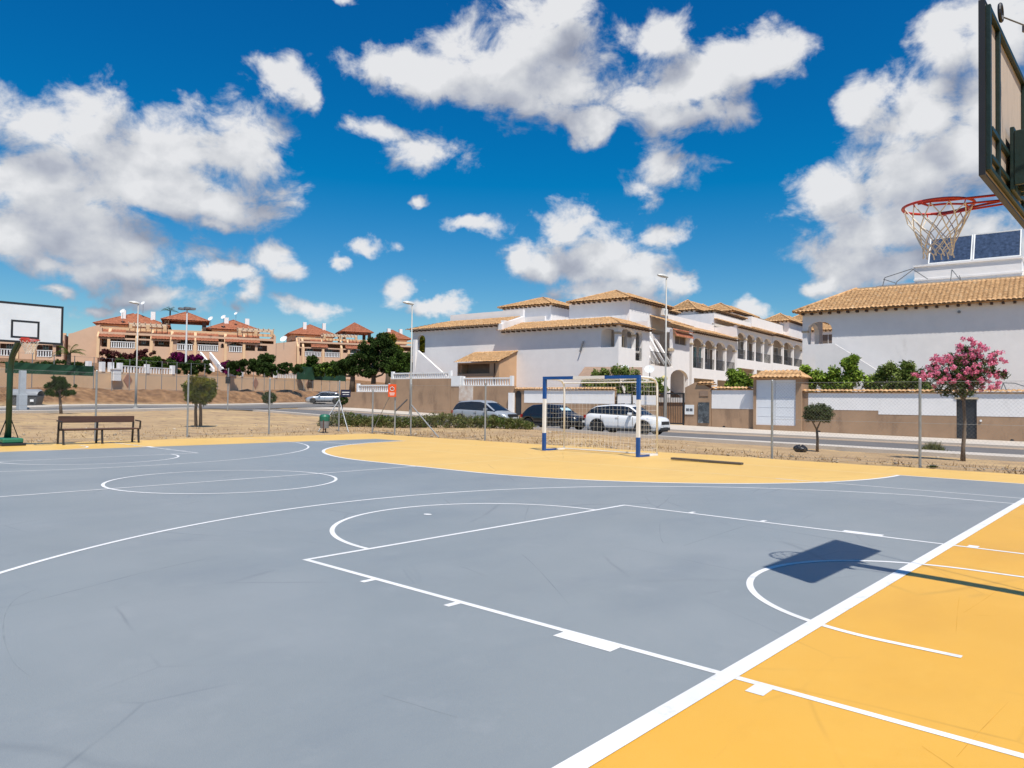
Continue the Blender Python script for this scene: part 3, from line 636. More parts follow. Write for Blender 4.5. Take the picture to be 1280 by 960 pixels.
# loose stones and dry grass
st = []
V_ = []; F_ = []; g = np.random.default_rng(8)
def blob(c, r, k0):
    ph = (1 + 5 ** .5) / 2; vs = np.array([(-1, ph, 0), (1, ph, 0), (-1, -ph, 0), (1, -ph, 0), (0, -1, ph), (0, 1, ph), (0, -1, -ph), (0, 1, -ph), (ph, 0, -1), (ph, 0, 1), (-ph, 0, -1), (-ph, 0, 1)]) / 1.9
    fs = [(0, 11, 5), (0, 5, 1), (0, 1, 7), (0, 7, 10), (0, 10, 11), (1, 5, 9), (5, 11, 4), (11, 10, 2), (10, 7, 6), (7, 1, 8), (3, 9, 4), (3, 4, 2), (3, 2, 6), (3, 6, 8), (3, 8, 9), (4, 9, 5), (2, 4, 11), (6, 2, 10), (8, 6, 7), (9, 8, 1)]
    return vs * r * (.7 + .6 * g.random((12, 1))) * np.array([1, 1, .7]) + c, np.array(fs) + k0
n = 0
pts = []
for k in range(520):
    if k < 260: x, y = g.uniform(2, 27), -12.7 - g.exponential(2.2)
    else: x, y = 24.9 + g.exponential(6), g.uniform(-16, 6)
    pts.append((x, y))
Zs = terr([p[0] for p in pts], [p[1] for p in pts])
for (x, y), z in zip(pts, Zs):
    v, f = blob(np.array([x, y, z]), .009 + g.exponential(.014), n); V_.append(v); F_.append(f); n += 12
tag(fastmesh('gravel', np.concatenate(V_), np.concatenate(F_), mat('pale_stone', (.40, .32, .23), .9, .2, 30., island=.4)), 'loose pale stones scattered over the dry verge', 'gravel', kind='stuff')
V_ = []; cnt = 0; pts = []
for k in range(9000):
    if k < 3600: x, y = g.uniform(1, 27), -12.6 - abs(g.normal(0, 1.7))
    elif k < 6300: x, y = 24.8 + abs(g.normal(0, 5.)), g.uniform(-14, 7)
    else: x, y = g.uniform(14, 34), g.uniform(-22, -13)
    cx = math.sin(x * 1.9) * math.sin(y * 2.3 + x) 
    if cx < .05 and g.random() < .75: continue
    pts.append((x, y))
Zs = terr([p[0] for p in pts], [p[1] for p in pts])
for (x, y), z in zip(pts, Zs):
    h = .02 + g.exponential(.035); a = g.uniform(0, 6.28); l = g.normal(0, .6, 2) * h; w = .006 + .01 * g.random()
    V_ += [(x - w * math.cos(a), y - w * math.sin(a), z - .01), (x + w * math.cos(a), y + w * math.sin(a), z - .01), (x + l[0], y + l[1], z + h)]
V_ = np.array(V_); tag(fastmesh('grass', V_, np.arange(len(V_)).reshape(-1, 3), mat('dry_straw_grass', (.27, .165, .06), .9, .2, 3., island=.6)), 'sparse dry straw coloured grass on the verge', 'grass', kind='stuff')

# ------------------------------------------------------------------ chain link fences
M_wire = mat('chain_link_wire', (.30, .30, .29), .55, .1, metal=.4)
def chain_panel(mb, a, b, h, cell=.085, r=.0016):
    a = Vector(a); b = Vector(b); d = b - a; Ln = d.length; d.normalize(); up = Vector((0, 0, 1))
    zg0, zg1 = a.z, b.z
    for sg in (1, -1):
        k = -int(h / cell) - 1
        while k * cell < Ln + h:
            c0 = k * cell; t0, t1 = max(0, -c0 if sg > 0 else c0 - Ln, 0), h
            x0 = c0 if sg > 0 else c0; pts = []
            lo = max(0., -c0) if sg > 0 else max(0., c0 - Ln); hi = min(h, Ln - c0) if sg > 0 else min(h, c0)
            if hi - lo > .02:
                p0 = a + d * (c0 + sg * lo) + up * lo; p1 = a + d * (c0 + sg * hi) + up * hi
                for p in (p0, p1): p.z += (zg1 - zg0) * ((p - a).dot(d) / Ln)
                mb.tube([p0, p1], r, 3, caps=False)
            k += 1
def fence_run(label, posts, mesh=True, h=2.0, braces=(), wires=True, cell=.085, wr=.0011):
    o = Vector(posts[0]); t = thing('chain_link_fence', label, 'fence', o); Lc = [Vector(p) - o for p in posts]
    for p in Lc: MB().tube([p - Vector((0, 0, .1)), p + Vector((0, 0, h))], .03, 10).lathe([(.034, 0), (.02, .02)], 8, p + Vector((0, 0, h))).build('fence_post', M_galv, t, smooth=False)
    if mesh:
        m = MB()
        for a, b in zip(Lc, Lc[1:]): chain_panel(m, a + Vector((0, .035, .05)), b + Vector((0, .035, .05)), h - .12, cell, wr)
        m.build('mesh_panel', M_wire, t)
    if wires:
        w = MB()
        for a, b in zip(Lc, Lc[1:]):
            for z in (.06, h * .5, h - .06): w.tube([a + Vector((0, .034, z)), b + Vector((0, .034, z))], .003, 4, caps=False)
        w.build('stretch_wire', M_galv, t)
    for a, b in braces: MB().tube([Vector(a) - o, Vector(b) - o], .024, 8).build('brace', M_galv, t)
    return t
def fa(px): p = ony(px, 560, -12.8); return Vector((p.x, -12.8, tz(p.x, -12.8)))
xr = [fa(965).x, fa(1150).x]; dxp = xr[0] - xr[1]
fence_run('chain link fence on grey posts between the court and the oleander', [Vector((xr[1] - 2 * dxp, -12.8, 0)), Vector((xr[1] - dxp, -12.8, 0)), fa(1150), fa(965)])
p606, p513 = fa(606), fa(513)
fence_run('low chain link run between the goal and the gate with a slanting brace', [p606, p513], wr=.001, braces=[(p513 + Vector((0, 0, 1.2)), p513 + Vector((-1.6, 0, 0)))])
p423 = fa(423); pa = fa(465); pb = fa(493)
CN = p423
def fb(px):  # posts along the far end of the court
    d = Vector((-2.6, 12.8, 0)).normalized(); n = Vector((d.y, -d.x, 0)); s_ = sight(px, 545); tt = (CN - CAM).dot(n) / s_.dot(n); p = CAM + s_ * tt; return Vector((p.x, p.y, tz(p.x, p.y)))
fence_run('chain link fence on tall thin posts behind the brown bench', [CN, fb(336), fb(234), fb(119), fb(-60)], h=2.15, wr=.0008,
          braces=[(CN + Vector((0, 0, 1.35)), CN + Vector((-1.2, 0.35, 0))), (CN + Vector((0, 0, 1.35)), CN + (fb(336) - CN).normalized() * 1.2)])
t = thing('fence_gate', 'open steel gate frame with a diagonal bar below the orange sign', 'gate', pb)
d = pa - pb
MB().tube([(0, 0, -.05), (0, 0, 1.55)], .032, 8).build('gate_post', M_galv, t); MB().tube([d - Vector((0, 0, .05)), d + Vector((0, 0, 1.8))], .032, 8).build('gate_post', M_galv, t)
MB().tube([(0, 0, .06), d + Vector((0, 0, .06))], .02, 6).tube([d + Vector((0, 0, .08)), Vector((0, 0, 1.75)) + d * .12], .014, 6).build('gate_frame', M_steel, t)
MB().tube([(-.05, 0, .95), (-.2, -.45, 1.4)], .03, 6).build('brace', M_iron, t)
# signs
def sign(name, label, px0, px1, py0, py1, D, m, marks, post=None, cat='sign'):
    a = at(px0, py1, D); b = at(px1, py1, D); c_ = at(px0, py0, D); w = (b - a).length; h = (c_ - a).length; t = thing(name, label, cat, a, math.atan2((b - a).y, (b - a).x))
    MB().box(0, w, -.008, .008, 0, h).build('sign_panel', m, t)
    for mm, nm, bxs in marks:
        k = MB()
        for x0, x1, z0, z1 in bxs: k.box(x0 * w, x1 * w, -.0115, -.0085, z0 * h, z1 * h)
        k.build(nm, mm, t)
    if post: MB().tube([(w * post[0], .03, 0 if len(post) < 3 else post[2]), (w * post[0], .03, post[1])], .025, 8).build('sign_post', M_galv, t)
    return t
M_or = mat('orange_sign', (.70, .085, .012), .5, .08)
t = sign('notice_sign', 'orange notice sign with a black and white symbol on the gate post', 485, 495.2, 480.2, 496, (pb - CAM).dot(FW) - .06, M_or,
     [(M_board, 'white_lettering', [(.16, .84, .29, .33), (.2, .8, .21, .25), (.24, .76, .13, .17)]), (M_black, 'symbol', [(.3, .42, .52, .82), (.58, .7, .52, .82)])])
k = MB(); k.tube([(.16 + .075 * math.cos(i * math.pi / 10), -.012, .32 + .075 * math.sin(i * math.pi / 10)) for i in range(20)], .012, 5, closed=True); k.build('symbol_ring', M_board, t)
sign('name_sign', 'small navy sign with white lettering on the fence corner post', 426, 438.2, 487, 496.2, (CN - CAM).dot(FW) - .07, mat('navy_sign', (.012, .014, .045), .4, .1),
     [(M_board, 'white_lettering', [(.12, .88, .58, .70), (.2, .5, .3, .38), (.55, .85, .3, .38)])])

# ------------------------------------------------------------------ street lamps and masts
M_lamp = mat('grey_lamp_paint', (.42, .40, .36), .5, .08, 3., metal=.2)
def street_lamp(label, px, pyb, pyt, D, hx):
    b = at(px, pyb, D); tp = at(px, pyt, D); h = tp.z - b.z; t = thing('street_lamp', label, 'street lamp', b)
    MB().tube([(0, 0, 0), (0, 0, h * .33), (0, 0, h * .34), (0, 0, h - .08)], [.09, .085, .055, .04], 12).build('pole', M_lamp, t, smooth=True)
    MB().lathe([(.2, 0), (.2, .05), (.11, .08), (.1, .35)], 12).build('pole_base', M_lamp, t)
    d = Vector(hx).normalized(); s_ = Vector((-d.y, d.x, 0))
    hb = MB()
    prof = [(-.12, .04, .06), (.05, .14, .14), (.3, .19, .16), (.55, .15, .11), (.66, .04, .04)]
    hb.grid([[Vector((0, 0, h)) + d * x + s_ * (w * math.cos(a)) + Vector((0, 0, z * math.sin(a) * (1 if math.sin(a) > 0 else .5) + x * .12)) for a in np.linspace(0, 2 * math.pi, 13)] for x, w, z in prof])
    hd = hb.build('lamp_head', mat('pale_lamp_head', (.55, .54, .50), .4, .06), t, smooth=True)
    MB().grid([[Vector((0, 0, h - .055)) + d * x + s_ * (y * .085) + Vector((0, 0, x * .12)) for y in (-1, 0, 1)] for x in (.12, .3, .45)]).build('lens', mat('lamp_lens', (.6, .6, .58), .2, .05), hd)
    return t
hx = (RT * -1 - FW * .4); hx.z = 0
street_lamp('grey street lamp beyond the bench in front of the reddish bank', 169.5, 510.5, 379, 57, hx)
street_lamp('street lamp rising in front of the brown retaining wall corner', 513, 519, 379.5, 50.5, hx)
street_lamp('tall street lamp standing behind the white car by the metal gate', 831.5, 535, 345.5, 46.5, hx)
b = at(231.5, 487, 86); tp = at(231.8, 387, 86); t = thing('floodlight_mast', 'slim white floodlight mast rising behind the small yellowish tree', 'floodlight', b)
h = tp.z - b.z; MB().tube([(0, 0, -.3), (0, 0, h)], [.14, .08], 10).build('mast', mat('white_mast_paint', (.75, .73, .70), .5, .05), t)
rr = RT.copy(); rr.z = 0; rr.normalize()
MB().bar(rr * -.75 + Vector((0, 0, h)), rr * .75 + Vector((0, 0, h)), .08, .08).build('crossarm', M_steel, t)
for k in (-.65, 0, .6): MB().box(-.28, .28, -.3, .3, -.12, .12).build('floodlight', M_steel, t).location = rr * k + Vector((0, 0, h + .12 + .08 * (k == 0)))
b = at(284.5, 511, 56); tp = at(285.5, 460, 56); t = thing('sign_post', 'thin grey post with a small dark box below the bank steps', 'post', b)
h = tp.z - b.z; MB().tube([(0, 0, -.1), (0, 0, h)], .05, 8).build('pole', M_galv, t); MB().box(-.12, .2, -.12, .12, h * .62, h * .78).build('sign_panel', M_black, t)
b = at(27, 512.5, 51.5); t = thing('concrete_pillar', 'pale grey pillar standing in front of the grey dumpster', 'pillar', b, SA)
MB().box(-.27, .27, -.25, .25, -.1, 1.1).box(-.2, .2, -.18, .18, 1.1, 2.75).build('shaft', mat('pillar_concrete', (.44, .46, .47), .85, .1, 2.), t, bevel=.02)

# ------------------------------------------------------------------ dumpster
b = at(32.5, 512, 56); t = thing('dumpster', 'large grey plastic dumpster with rounded lid by the roadside bank', 'dumpster', b, math.atan2(RT.y, RT.x) + R(8))
Mg = mat('grey_dumpster_plastic', (.075, .08, .085), .5, .15, 2.); Ml = mat('pale_dumpster_lid', (.26, .27, .28), .4, .1, 2.)
MB().hexa([(-.85, -.5, .12), (.85, -.5, .12), (.85, .5, .12), (-.85, .5, .12), (-1.02, -.6, 1.08), (1.02, -.6, 1.08), (1.02, .6, 1.08), (-1.02, .6, 1.08)]).build('container', Mg, t, bevel=.06)
MB().grid([[(x, -.66 * math.cos(a), 1.08 + .48 * math.sin(a) * (1 - .25 * (abs(x) > 1.0))) for x in (-1.06, -.9, -.3, .3, .9, 1.06)] for a in np.linspace(0, math.pi, 11)]).build('lid', Ml, t, smooth=True)
MB().box(.55, .8, -.625, -.6, .6, .78).build('label_plate', M_board, t)
for x in (-.7, .7):
    for y in (-.35, .35): MB().lathe([(.1, -.03), (.1, .03)], 10, (x, y, .1), 'y').build('wheel', M_black, t)

# ------------------------------------------------------------------ cars
M_glass = mat('car_glass', (.012, .016, .02), .04, .1, spec=.7); M_tyre = mat('tyre_rubber', (.018, .018, .018), .85, .2); M_rimm = mat('alloy_rim', (.42, .42, .43), .3, .05, metal=.8)
M_trim = mat('black_plastic_trim', (.022, .022, .024), .5, .15); M_hl = mat('headlight_glass', (.62, .66, .70), .08, .05, spec=.8); M_tl = mat('tail_light_red', (.30, .012, .012), .15, .1); M_plate = mat('licence_plate_white', (.72, .72, .70), .4, .04)
def ip(pts, x): return float(np.interp(x, [p[0] for p in pts], [p[1] for p in pts]))
def make_car(label, loc, rotz, L, Wd, paint, belt, roof, wb, wf, wr_=.32, group=None, rails=False, pillars=(.52,), shade=False, clad=False):
    t = thing('parked_car', label, 'car', loc, rotz, group); w2 = Wd / 2; xf = L / 2 - wf; xr_ = xf - wb; R_ = wr_ + .045
    hw = [(-L / 2, w2 * .84), (-L / 2 + .12, w2 * .93), (-L / 2 + .5, w2 * .985), (0, w2), (L / 2 - .75, w2 * .975), (L / 2 - .3, w2 * .88), (L / 2 - .08, w2 * .72), (L / 2, w2 * .58)]
    ts = sorted(set([-L / 2, -L / 2 + .04, L / 2 - .04, L / 2] + list(np.linspace(-L / 2, L / 2, 46)) + [xx + R_ * math.cos(a) for xx in (xf, xr_) for a in np.linspace(0, math.pi, 13)]))
    rows = []; cl = []
    for x in ts:
        zb = .24
        for xx in (xf, xr_):
            if abs(x - xx) <= R_: zb = max(zb, wr_ + math.sqrt(max(0, R_ * R_ - (x - xx) ** 2)))
        e = min(1, (L / 2 - abs(x)) / .16); zb = max(zb, .24 + .12 * (1 - e))
        b = ip(belt, x / L); w = ip(hw, x); mid = max(zb + .05, .52); top = b - .03 * (1 - e)
        half = [(w * .80, zb - .0), (w * .97, zb + .02), (w, mid), (w * .995, max(mid + .04, top - .20)), (w * .965, top - .06), (w * .90, top), (w * .55, top + .035 * e), (0, top + .05 * e)]
        rows.append([(x, -y, z) for y, z in half] + [(x, y, z) for y, z in half[-2::-1]])
        cl.append((x, w, zb))
    bd = MB().grid(rows); bd.poly(rows[0][::-1]); bd.poly(rows[-1]); body = bd.build('body', paint, t, smooth=True)
    MB().box(-L / 2 + .15, L / 2 - .2, -w2 * .8, w2 * .8, .2, .55).build('underbody', M_trim, t)
    # greenhouse: dark glass loft, painted roof and pillars laid over it
    g0, g1 = roof[0][0] * L, roof[-1][0] * L; gx_ = np.linspace(g0, g1, 34)
    def sec(x, o=0.):
        zr = ip(roof, x / L); zb = ip(belt, x / L) - .02; w = ip(hw, x); hgt = max(.0, zr - zb); wt = w * .92 - .17 * min(1, hgt / .5); wb_ = w * .92
        return [(wb_ + o, zb), (wb_ + (wt - wb_) * .5 + .02 + o, zb + hgt * .5), (wt + o, zb + hgt * .86), (wt * .88, zb + hgt * .975 + o), (wt * .5, zb + hgt + o), (0, zb + hgt * 1.0 + .01 + o)]
    full = lambda x, o=0.: [(x, -y, z) for y, z in sec(x, o)] + [(x, y, z) for y, z in sec(x, o)[-2::-1]]
    gr = MB().grid([full(x) for x in gx_]); glass = gr.build('windows', M_glass, t, smooth=True)
    rx = [x for x in gx_ if ip(roof, x / L) > max(z for _, z in roof) - .17]
    rf = MB().grid([full(x, .008)[2:-2] for x in rx]); roofo = rf.build('roof', paint, t, smooth=True)
    def strip(xa, xb, k0, k1, s_):   # strip on the side surface between two x at section indices
        A = sec(xa, .007); B = sec(xb, .007); MB().poly([(xa - .035, s_ * A[k0][0], A[k0][1]), (xa + .035, s_ * A[k0][0], A[k0][1]), (xb + .035, s_ * B[k1][0], B[k1][1]), (xb - .035, s_ * B[k1][0], B[k1][1])]).build('pillar', paint, t)
    xwf = rx[-1]; xwr = rx[0]
    for s_ in (-1, 1):
        for f_ in pillars:
            x = g0 + (g1 - g0) * f_; strip(x, x, 0, 2, s_)
        for xa, xb in ((g1 - .1, xwf), (g0 + .06, xwr)):      # windscreen and rear pillars follow the roof line
            q = []
            for k in range(9):
                x = xa + (xb - xa) * k / 8; S_ = sec(x, .008); q.append([(x, s_ * S_[2][0], S_[2][1]), (x, s_ * S_[3][0], S_[3][1]), (x, s_ * (S_[3][0] - .03), S_[3][1] + .006)])
            MB().grid(q).build('pillar', paint, t)
    if rails: 
        for s_ in (-1, 1): MB().tube([(xwr + .1, s_ * .55, ip(roof, (xwr + .1) / L) + .03), (xwf - .4, s_ * .55, max(z for _, z in roof) + .045)], .02, 6).build('roof_rail', M_trim, t)
    for s_ in (-1, 1):
        for xx in (xf, xr_):
            y = s_ * (ip(hw, xx) - .11)
            wh = MB().lathe([(wr_ * .6, -.1), (wr_ * .97, -.1), (wr_, -.07), (wr_, .07), (wr_ * .97, .1), (wr_ * .6, .1)], 24, (xx, y, wr_), 'y').build('wheel', M_tyre, t)
            r2_ = MB().lathe([(wr_ * .62, -.07), (wr_ * .66, -.085), (wr_ * .66, .085), (wr_ * .62, .07)], 20, (xx, y, wr_), 'y')
            for k in range(5):
                a = 2 * math.pi * k / 5; r2_.bar((xx, y + s_ * .085, wr_), (xx + wr_ * .62 * math.cos(a), y + s_ * .08, wr_ + wr_ * .62 * math.sin(a)), .07, .03, up=(0, 1, 0))
            r2_.build('rim', M_rimm, wh)
            if clad:
                ar = MB(); yy = s_ * (ip(hw, xx) + .004)
                for k in range(12):
                    a0, a1 = math.pi * k / 12, math.pi * (k + 1) / 12
                    ar.hexa([(xx + r * math.cos(a), yy + o, wr_ + r * math.sin(a)) for o in (-s_ * .06, s_ * .012) for r, a in ((R_, a0), (R_ + .07, a0), (R_ + .07, a1), (R_, a1))])
                ar.build('wheel_arch', M_trim, t)
        bx = ip(belt, .40) - .04
        MB().hexa([(L / 2 - .50, s_ * w2 * .885, bx - .15), (L / 2 - .06, s_ * w2 * .52, bx - .19), (L / 2 - .10, s_ * w2 * .50, bx - .19), (L / 2 - .55, s_ * w2 * .84, bx - .15), (L / 2 - .62, s_ * w2 * .945, bx + .0), (L / 2 - .115, s_ * w2 * .64, bx - .07), (L / 2 - .17, s_ * w2 * .56, bx - .05), (L / 2 - .65, s_ * w2 * .87, bx + .01)]).build('headlight', M_hl, t)
        zt = ip(belt, -.47)
        MB().box(-L / 2 - .012, -L / 2 + .10, s_ * w2 * .68 if s_ > 0 else -w2 * .945, w2 * .945 if s_ > 0 else -w2 * .68, zt - .22, zt - .04).build('tail_light', M_tl, t)
        mx = g1 - .62; zm = ip(belt, mx / L)
        MB().box(mx - .06, mx + .10, s_ * (w2 * .93) if s_ > 0 else -w2 - .19, w2 + .19 if s_ > 0 else -w2 * .93, zm + .0, zm + .15).build('mirror', paint, t, bevel=.03)
        MB().box(xr_ + .45, xf - .35, s_ * w2 * .99 if s_ > 0 else -w2 - .015, w2 + .015 if s_ > 0 else -w2 * .99, .24, .36).build('side_skirt', M_trim, t)
        for f_ in (.30, .02): MB().box(f_ * L * .6 - .28, f_ * L * .6 - .10, s_ * w2 * .985 if s_ > 0 else -w2 - .02, w2 + .02 if s_ > 0 else -w2 * .985, ip(belt, 0) - .16, ip(belt, 0) - .125).build('door_handle', paint, t)
        for xx in (xf - R_ - .14, xf - wb * .52, xr_ + R_ * .55): MB().box(xx - .008, xx + .008, s_ * w2 * .98 if s_ > 0 else -w2 - .004, w2 + .004 if s_ > 0 else -w2 * .98, .40, ip(belt, xx / L) - .07).build('door_gap', M_black, t)
    MB().box(L / 2 - .1, L / 2 + .012, -.46, .46, .56, .74).build('grille', M_trim, t, bevel=.03)
    MB().box(L / 2 - .12, L / 2 + .015, -.55, .55, .27, .43).build('bumper_intake', M_trim, t, bevel=.03)
    MB().box(L / 2 + .013, L / 2 + .024, -.26, .26, .455, .56).build('licence_plate', M_plate, t)
    if shade:
        xs = g1 - .40; MB().poly([(g1 - .30, -.5, ip(roof, (g1 - .3) / L) + .012), (g1 - .30, .5, ip(roof, (g1 - .3) / L) + .012), (xwf + .12, .42, ip(roof, (xwf + .12) / L) + .014), (xwf + .12, -.42, ip(roof, (xwf + .12) / L) + .014)]).build('sunshade', mat('pale_blue_sunshade', (.45, .62, .66), .35, .1), t)
    return t
P_white = mat('white_car_paint', (.74, .74, .74), .25, .02, coat=.6); P_black = mat('black_car_paint', (.012, .013, .014), .2, .1, coat=.7)
P_grey = mat('blue_grey_metallic_paint', (.36, .385, .41), .35, .05, metal=.25, coat=.5); P_silver = mat('silver_metallic_paint', (.48, .50, .52), .3, .04, metal=.5, coat=.6)
HD = SA + math.pi
def carz(u, v): return tzuv(u, v) + .055
suv_belt = [(-.5, .98), (-.45, 1.08), (-.40, 1.10), (0, 1.04), (.2, 1.01), (.32, .99), (.43, .93), (.475, .86), (.5, .72)]
suv_roof = [(-.475, 1.06), (-.42, 1.34), (-.34, 1.50), (-.15, 1.585), (.03, 1.58), (.10, 1.53), (.285, .98)]
hat_belt = [(-.5, .86), (-.4, .94), (0, .90), (.18, .88), (.28, .86), (.42, .76), (.48, .66), (.5, .56)]
hat_roof = [(-.485, .86), (-.40, 1.22), (-.33, 1.37), (-.12, 1.44), (.02, 1.43), (.09, 1.37), (.27, .86)]
mpv_belt = [(-.5, .92), (-.4, .98), (0, .94), (.2, .91), (.30, .88), (.43, .76), (.48, .66), (.5, .56)]
mpv_roof = [(-.49, .90), (-.44, 1.30), (-.38, 1.46), (-.15, 1.54), (.02, 1.52), (.10, 1.42), (.31, .87)]
GC = 'cars parked along the kerb'
def parkd(u0, u1, v): u = (u0 + u1) / 2; p = W(u, v); z0 = carz(u0, v); z1 = carz(u1, v); return Vector((p.x, p.y, (z0 + z1) / 2))
c = make_car('white parked SUV with black roof rails seen through the goal net', parkd(16.5, 20.8, 35.0), HD, 4.35, 1.84, P_white, suv_belt, suv_roof, 2.66, .86, .355, GC, rails=True, pillars=(), clad=True)
c = make_car('black parked hatchback with a pale sunshade behind its windscreen', parkd(21.3, 25.1, 35.0), HD, 3.8, 1.72, P_black, hat_belt, hat_roof, 2.45, .80, .31, GC, pillars=(.30, .52), shade=True)
c = make_car('blue grey parked family car half hidden by the low hedge', parkd(26.2, 30.4, 35.0), HD, 4.2, 1.76, P_grey, mpv_belt, mpv_roof, 2.6, .85, .31, GC, pillars=())
p = at(405, 506, 86); p.z = tz(p.x, p.y) + .05
make_car('silver car on the far road below the bank', p, math.atan2(-RT.y, -RT.x) + R(12), 4.1, 1.74, P_silver, hat_belt, hat_roof, 2.5, .82, .31, pillars=(.28, .52))
# ------------------------------------------------------------------ materials of the buildings
M_wh = mat('white_stucco', (.85, .815, .785), .9, .04, 1.2, bump=.35, bscale=24., stain=((.58, .54, .50), .9, .60, .35, (1, 1, .35)))
M_br = mat('brown_render', (.385, .245, .15), .92, .12, .8, bump=.4, bscale=22., stain=((.22, .14, .09), 1.0, .52, .6, (1, 1, .35)))
M_tan = mat('tan_render', (.56, .35, .20), .92, .08, .8, bump=.3, bscale=20.)
M_tile = mat('ochre_roof_tile', (.62, .375, .175), .85, .25, 5., bump=.2, col2=(.36, .19, .08), stain=((.68, .54, .36), 3.5, .56, .7, (1, 1, 1)))
M_rtile = mat('red_roof_tile', (.40, .14, .07), .85, .25, 2.5, col2=(.27, .085, .04), stain=((.50, .24, .13), 2., .55, .5, (1, 1, 1)))
M_raft = mat('dark_rafter_wood', (.085, .045, .028), .8, .2)
M_pink = mat('salmon_render', (.63, .42, .285), .92, .07, .5, bump=.25, bscale=18., stain=((.50, .30, .19), .8, .6, .4, (1, 1, .4)))
M_orng = mat('orange_render', (.66, .44, .255), .92, .06, .6)
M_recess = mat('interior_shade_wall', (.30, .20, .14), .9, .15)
M_recw = mat('shaded_recess_wall', (.45, .40, .37), .9, .08)  # white recess and porch walls, colour darkened to stand in for their shade
M_win = mat('window_glass', (.05, .06, .07), .08, .2, spec=.7)
M_fr = mat('white_window_frame', (.78, .78, .76), .5, .04)
M_shut = mat('grey_brown_shutter', (.16, .12, .095), .7, .1)
M_rail = mat('black_iron_rail', (.03, .028, .028), .5, .1)
M_bal = mat('white_balustrade', (.80, .79, .77), .8, .04)
M_door = mat('black_metal_door', (.025, .028, .033), .45, .15, 3.)
M_stone = mat('pale_stone_trim', (.55, .44, .30), .85, .12, 4.)
M_dish = mat('dish_white', (.74, .74, .72), .5, .04)
M_panel = mat('solar_glass', (.045, .065, .11), .18, .5, 5., spec=.6)

FV = lambda v: (lambda p, d, z: (p, v + d, z))          # facade facing the court at depth v: p = u
FU = lambda u: (lambda p, d, z: (u + d, p, z))          # facade facing along the street, at u: p = v

def tile_cap(mb, u0, u1, v, z, w=.34, pitch=.22, seed=0):
    """two slopes of barrel tiles along a wall top, in the street frame"""
    tile_roof(mb, (u0, v - w / 2 - .06, z), (u1, v - w / 2 - .06, z), Vector((0, w / 2 + .06, 0)), .13, pitch=pitch, amp=.05, course=.3, ns=4, seed=seed)
    tile_roof(mb, (u0, v + w / 2 + .06, z), (u1, v + w / 2 + .06, z), Vector((0, -w / 2 - .06, 0)), .13, pitch=pitch, amp=.05, course=.3, ns=4, seed=seed + 1)
    mb.box(min(u0, u1), max(u0, u1), v - w / 2, v + w / 2, z - .06, z + .02)

VW = 44.5                                              # line of the boundary walls
ua = lambda px, v=VW: onv(px, 520, v)[0]
za = lambda px, py, v=VW: onv(px, py, v)[1]
def wall(label, px0, px1, top, v=VW, white=None, cap=False, bal=None, balpx=None, ops=(), th=.28, name='boundary_wall', brown=None, step=None, seed=0):
    u0, u1 = sorted((ua(px0, v), ua(px1, v))); zb = min(tzuv(u0, v), tzuv(u1, v)) - .25
    t, tf = sthing(name, label, 'wall', u0, v, 0.0)
    m = MB(tf); facade(m, u0, u1, zb, top, ops, th, FV(v)); m.build('wall_body', brown or M_br, t)
    if white:
        w = MB(tf)
        for a, b, c, d in white:
            wops = [(max(o[0], a), min(o[1], b), max(o[2], c), min(o[3], d), 0) for o in ops if o[1] > a and o[0] < b and o[3] > c]
            facade(w, a, b, c, d, wops, .012, FV(v - .012))
        w.build('white_band', M_wh, t)
    if cap: c = MB(tf); tile_cap(c, u0 - .02, u1 + .02, v + th / 2, top, seed=seed); c.build('tile_cap', M_tile, t, smooth=True)
    if bal:
        a, b = balpx or (px0, px1); a, b = sorted((ua(a, v), ua(b, v)))
        q = MB(tf); balustrade(q, a, b, FV(v + .1), bal[0], bal[1], step=.24); q.build('balustrade', M_bal, t)
        for uu in (a, b): MB(tf).box(uu - .12, uu + .12, v + .02, v + .26, bal[0], bal[1] + .12).build('balustrade_post', M_bal, t)
    return t, tf

# --- retaining walls on the left of the gate
wall('low brown retaining wall with a short white balustrade beside the orange sign', 425, 487, za(465, 490), bal=(za(465, 490), za(465, 481)), balpx=(446, 486))
uL = ua(425); t, tf = sthing('boundary_wall', 'brown side wall running back from the retaining wall corner', 'wall', uL, VW, 0)
MB(tf).box(uL - .0, uL + .28, VW + .30, VW + 22, 0, za(430, 491)).build('wall_body', M_br, t)
zt2 = za(530, 473.5)
wall('high brown retaining wall with long white balustrade behind the street lamp', 487.3, 562.5, zt2, bal=(zt2, za(530, 465.5)), balpx=(489, 561))
zt3 = za(605, 482.5)
t, tf = wall('brown retaining wall with white poster above the blue grey car', 562.8, 642.5, zt3, bal=(zt3, za(605, 472)), balpx=(577, 638))
a, b = sorted((ua(563.5), ua(575))); MB(tf).box(a, b, VW - .03, VW + .5, zt3 - .02, za(569, 470)).build('corner_block', M_bal, t)
a, b = sorted((ua(573.5), ua(591))); MB(tf).box(a, b, VW - .03, VW - .002, za(580, 501), za(580, 482.8)).build('poster', mat('faded_poster', (.70, .66, .60), .7, .1, 1.6, col2=(.55, .40, .30)), t)
a, b = sorted((ua(600), ua(624)));
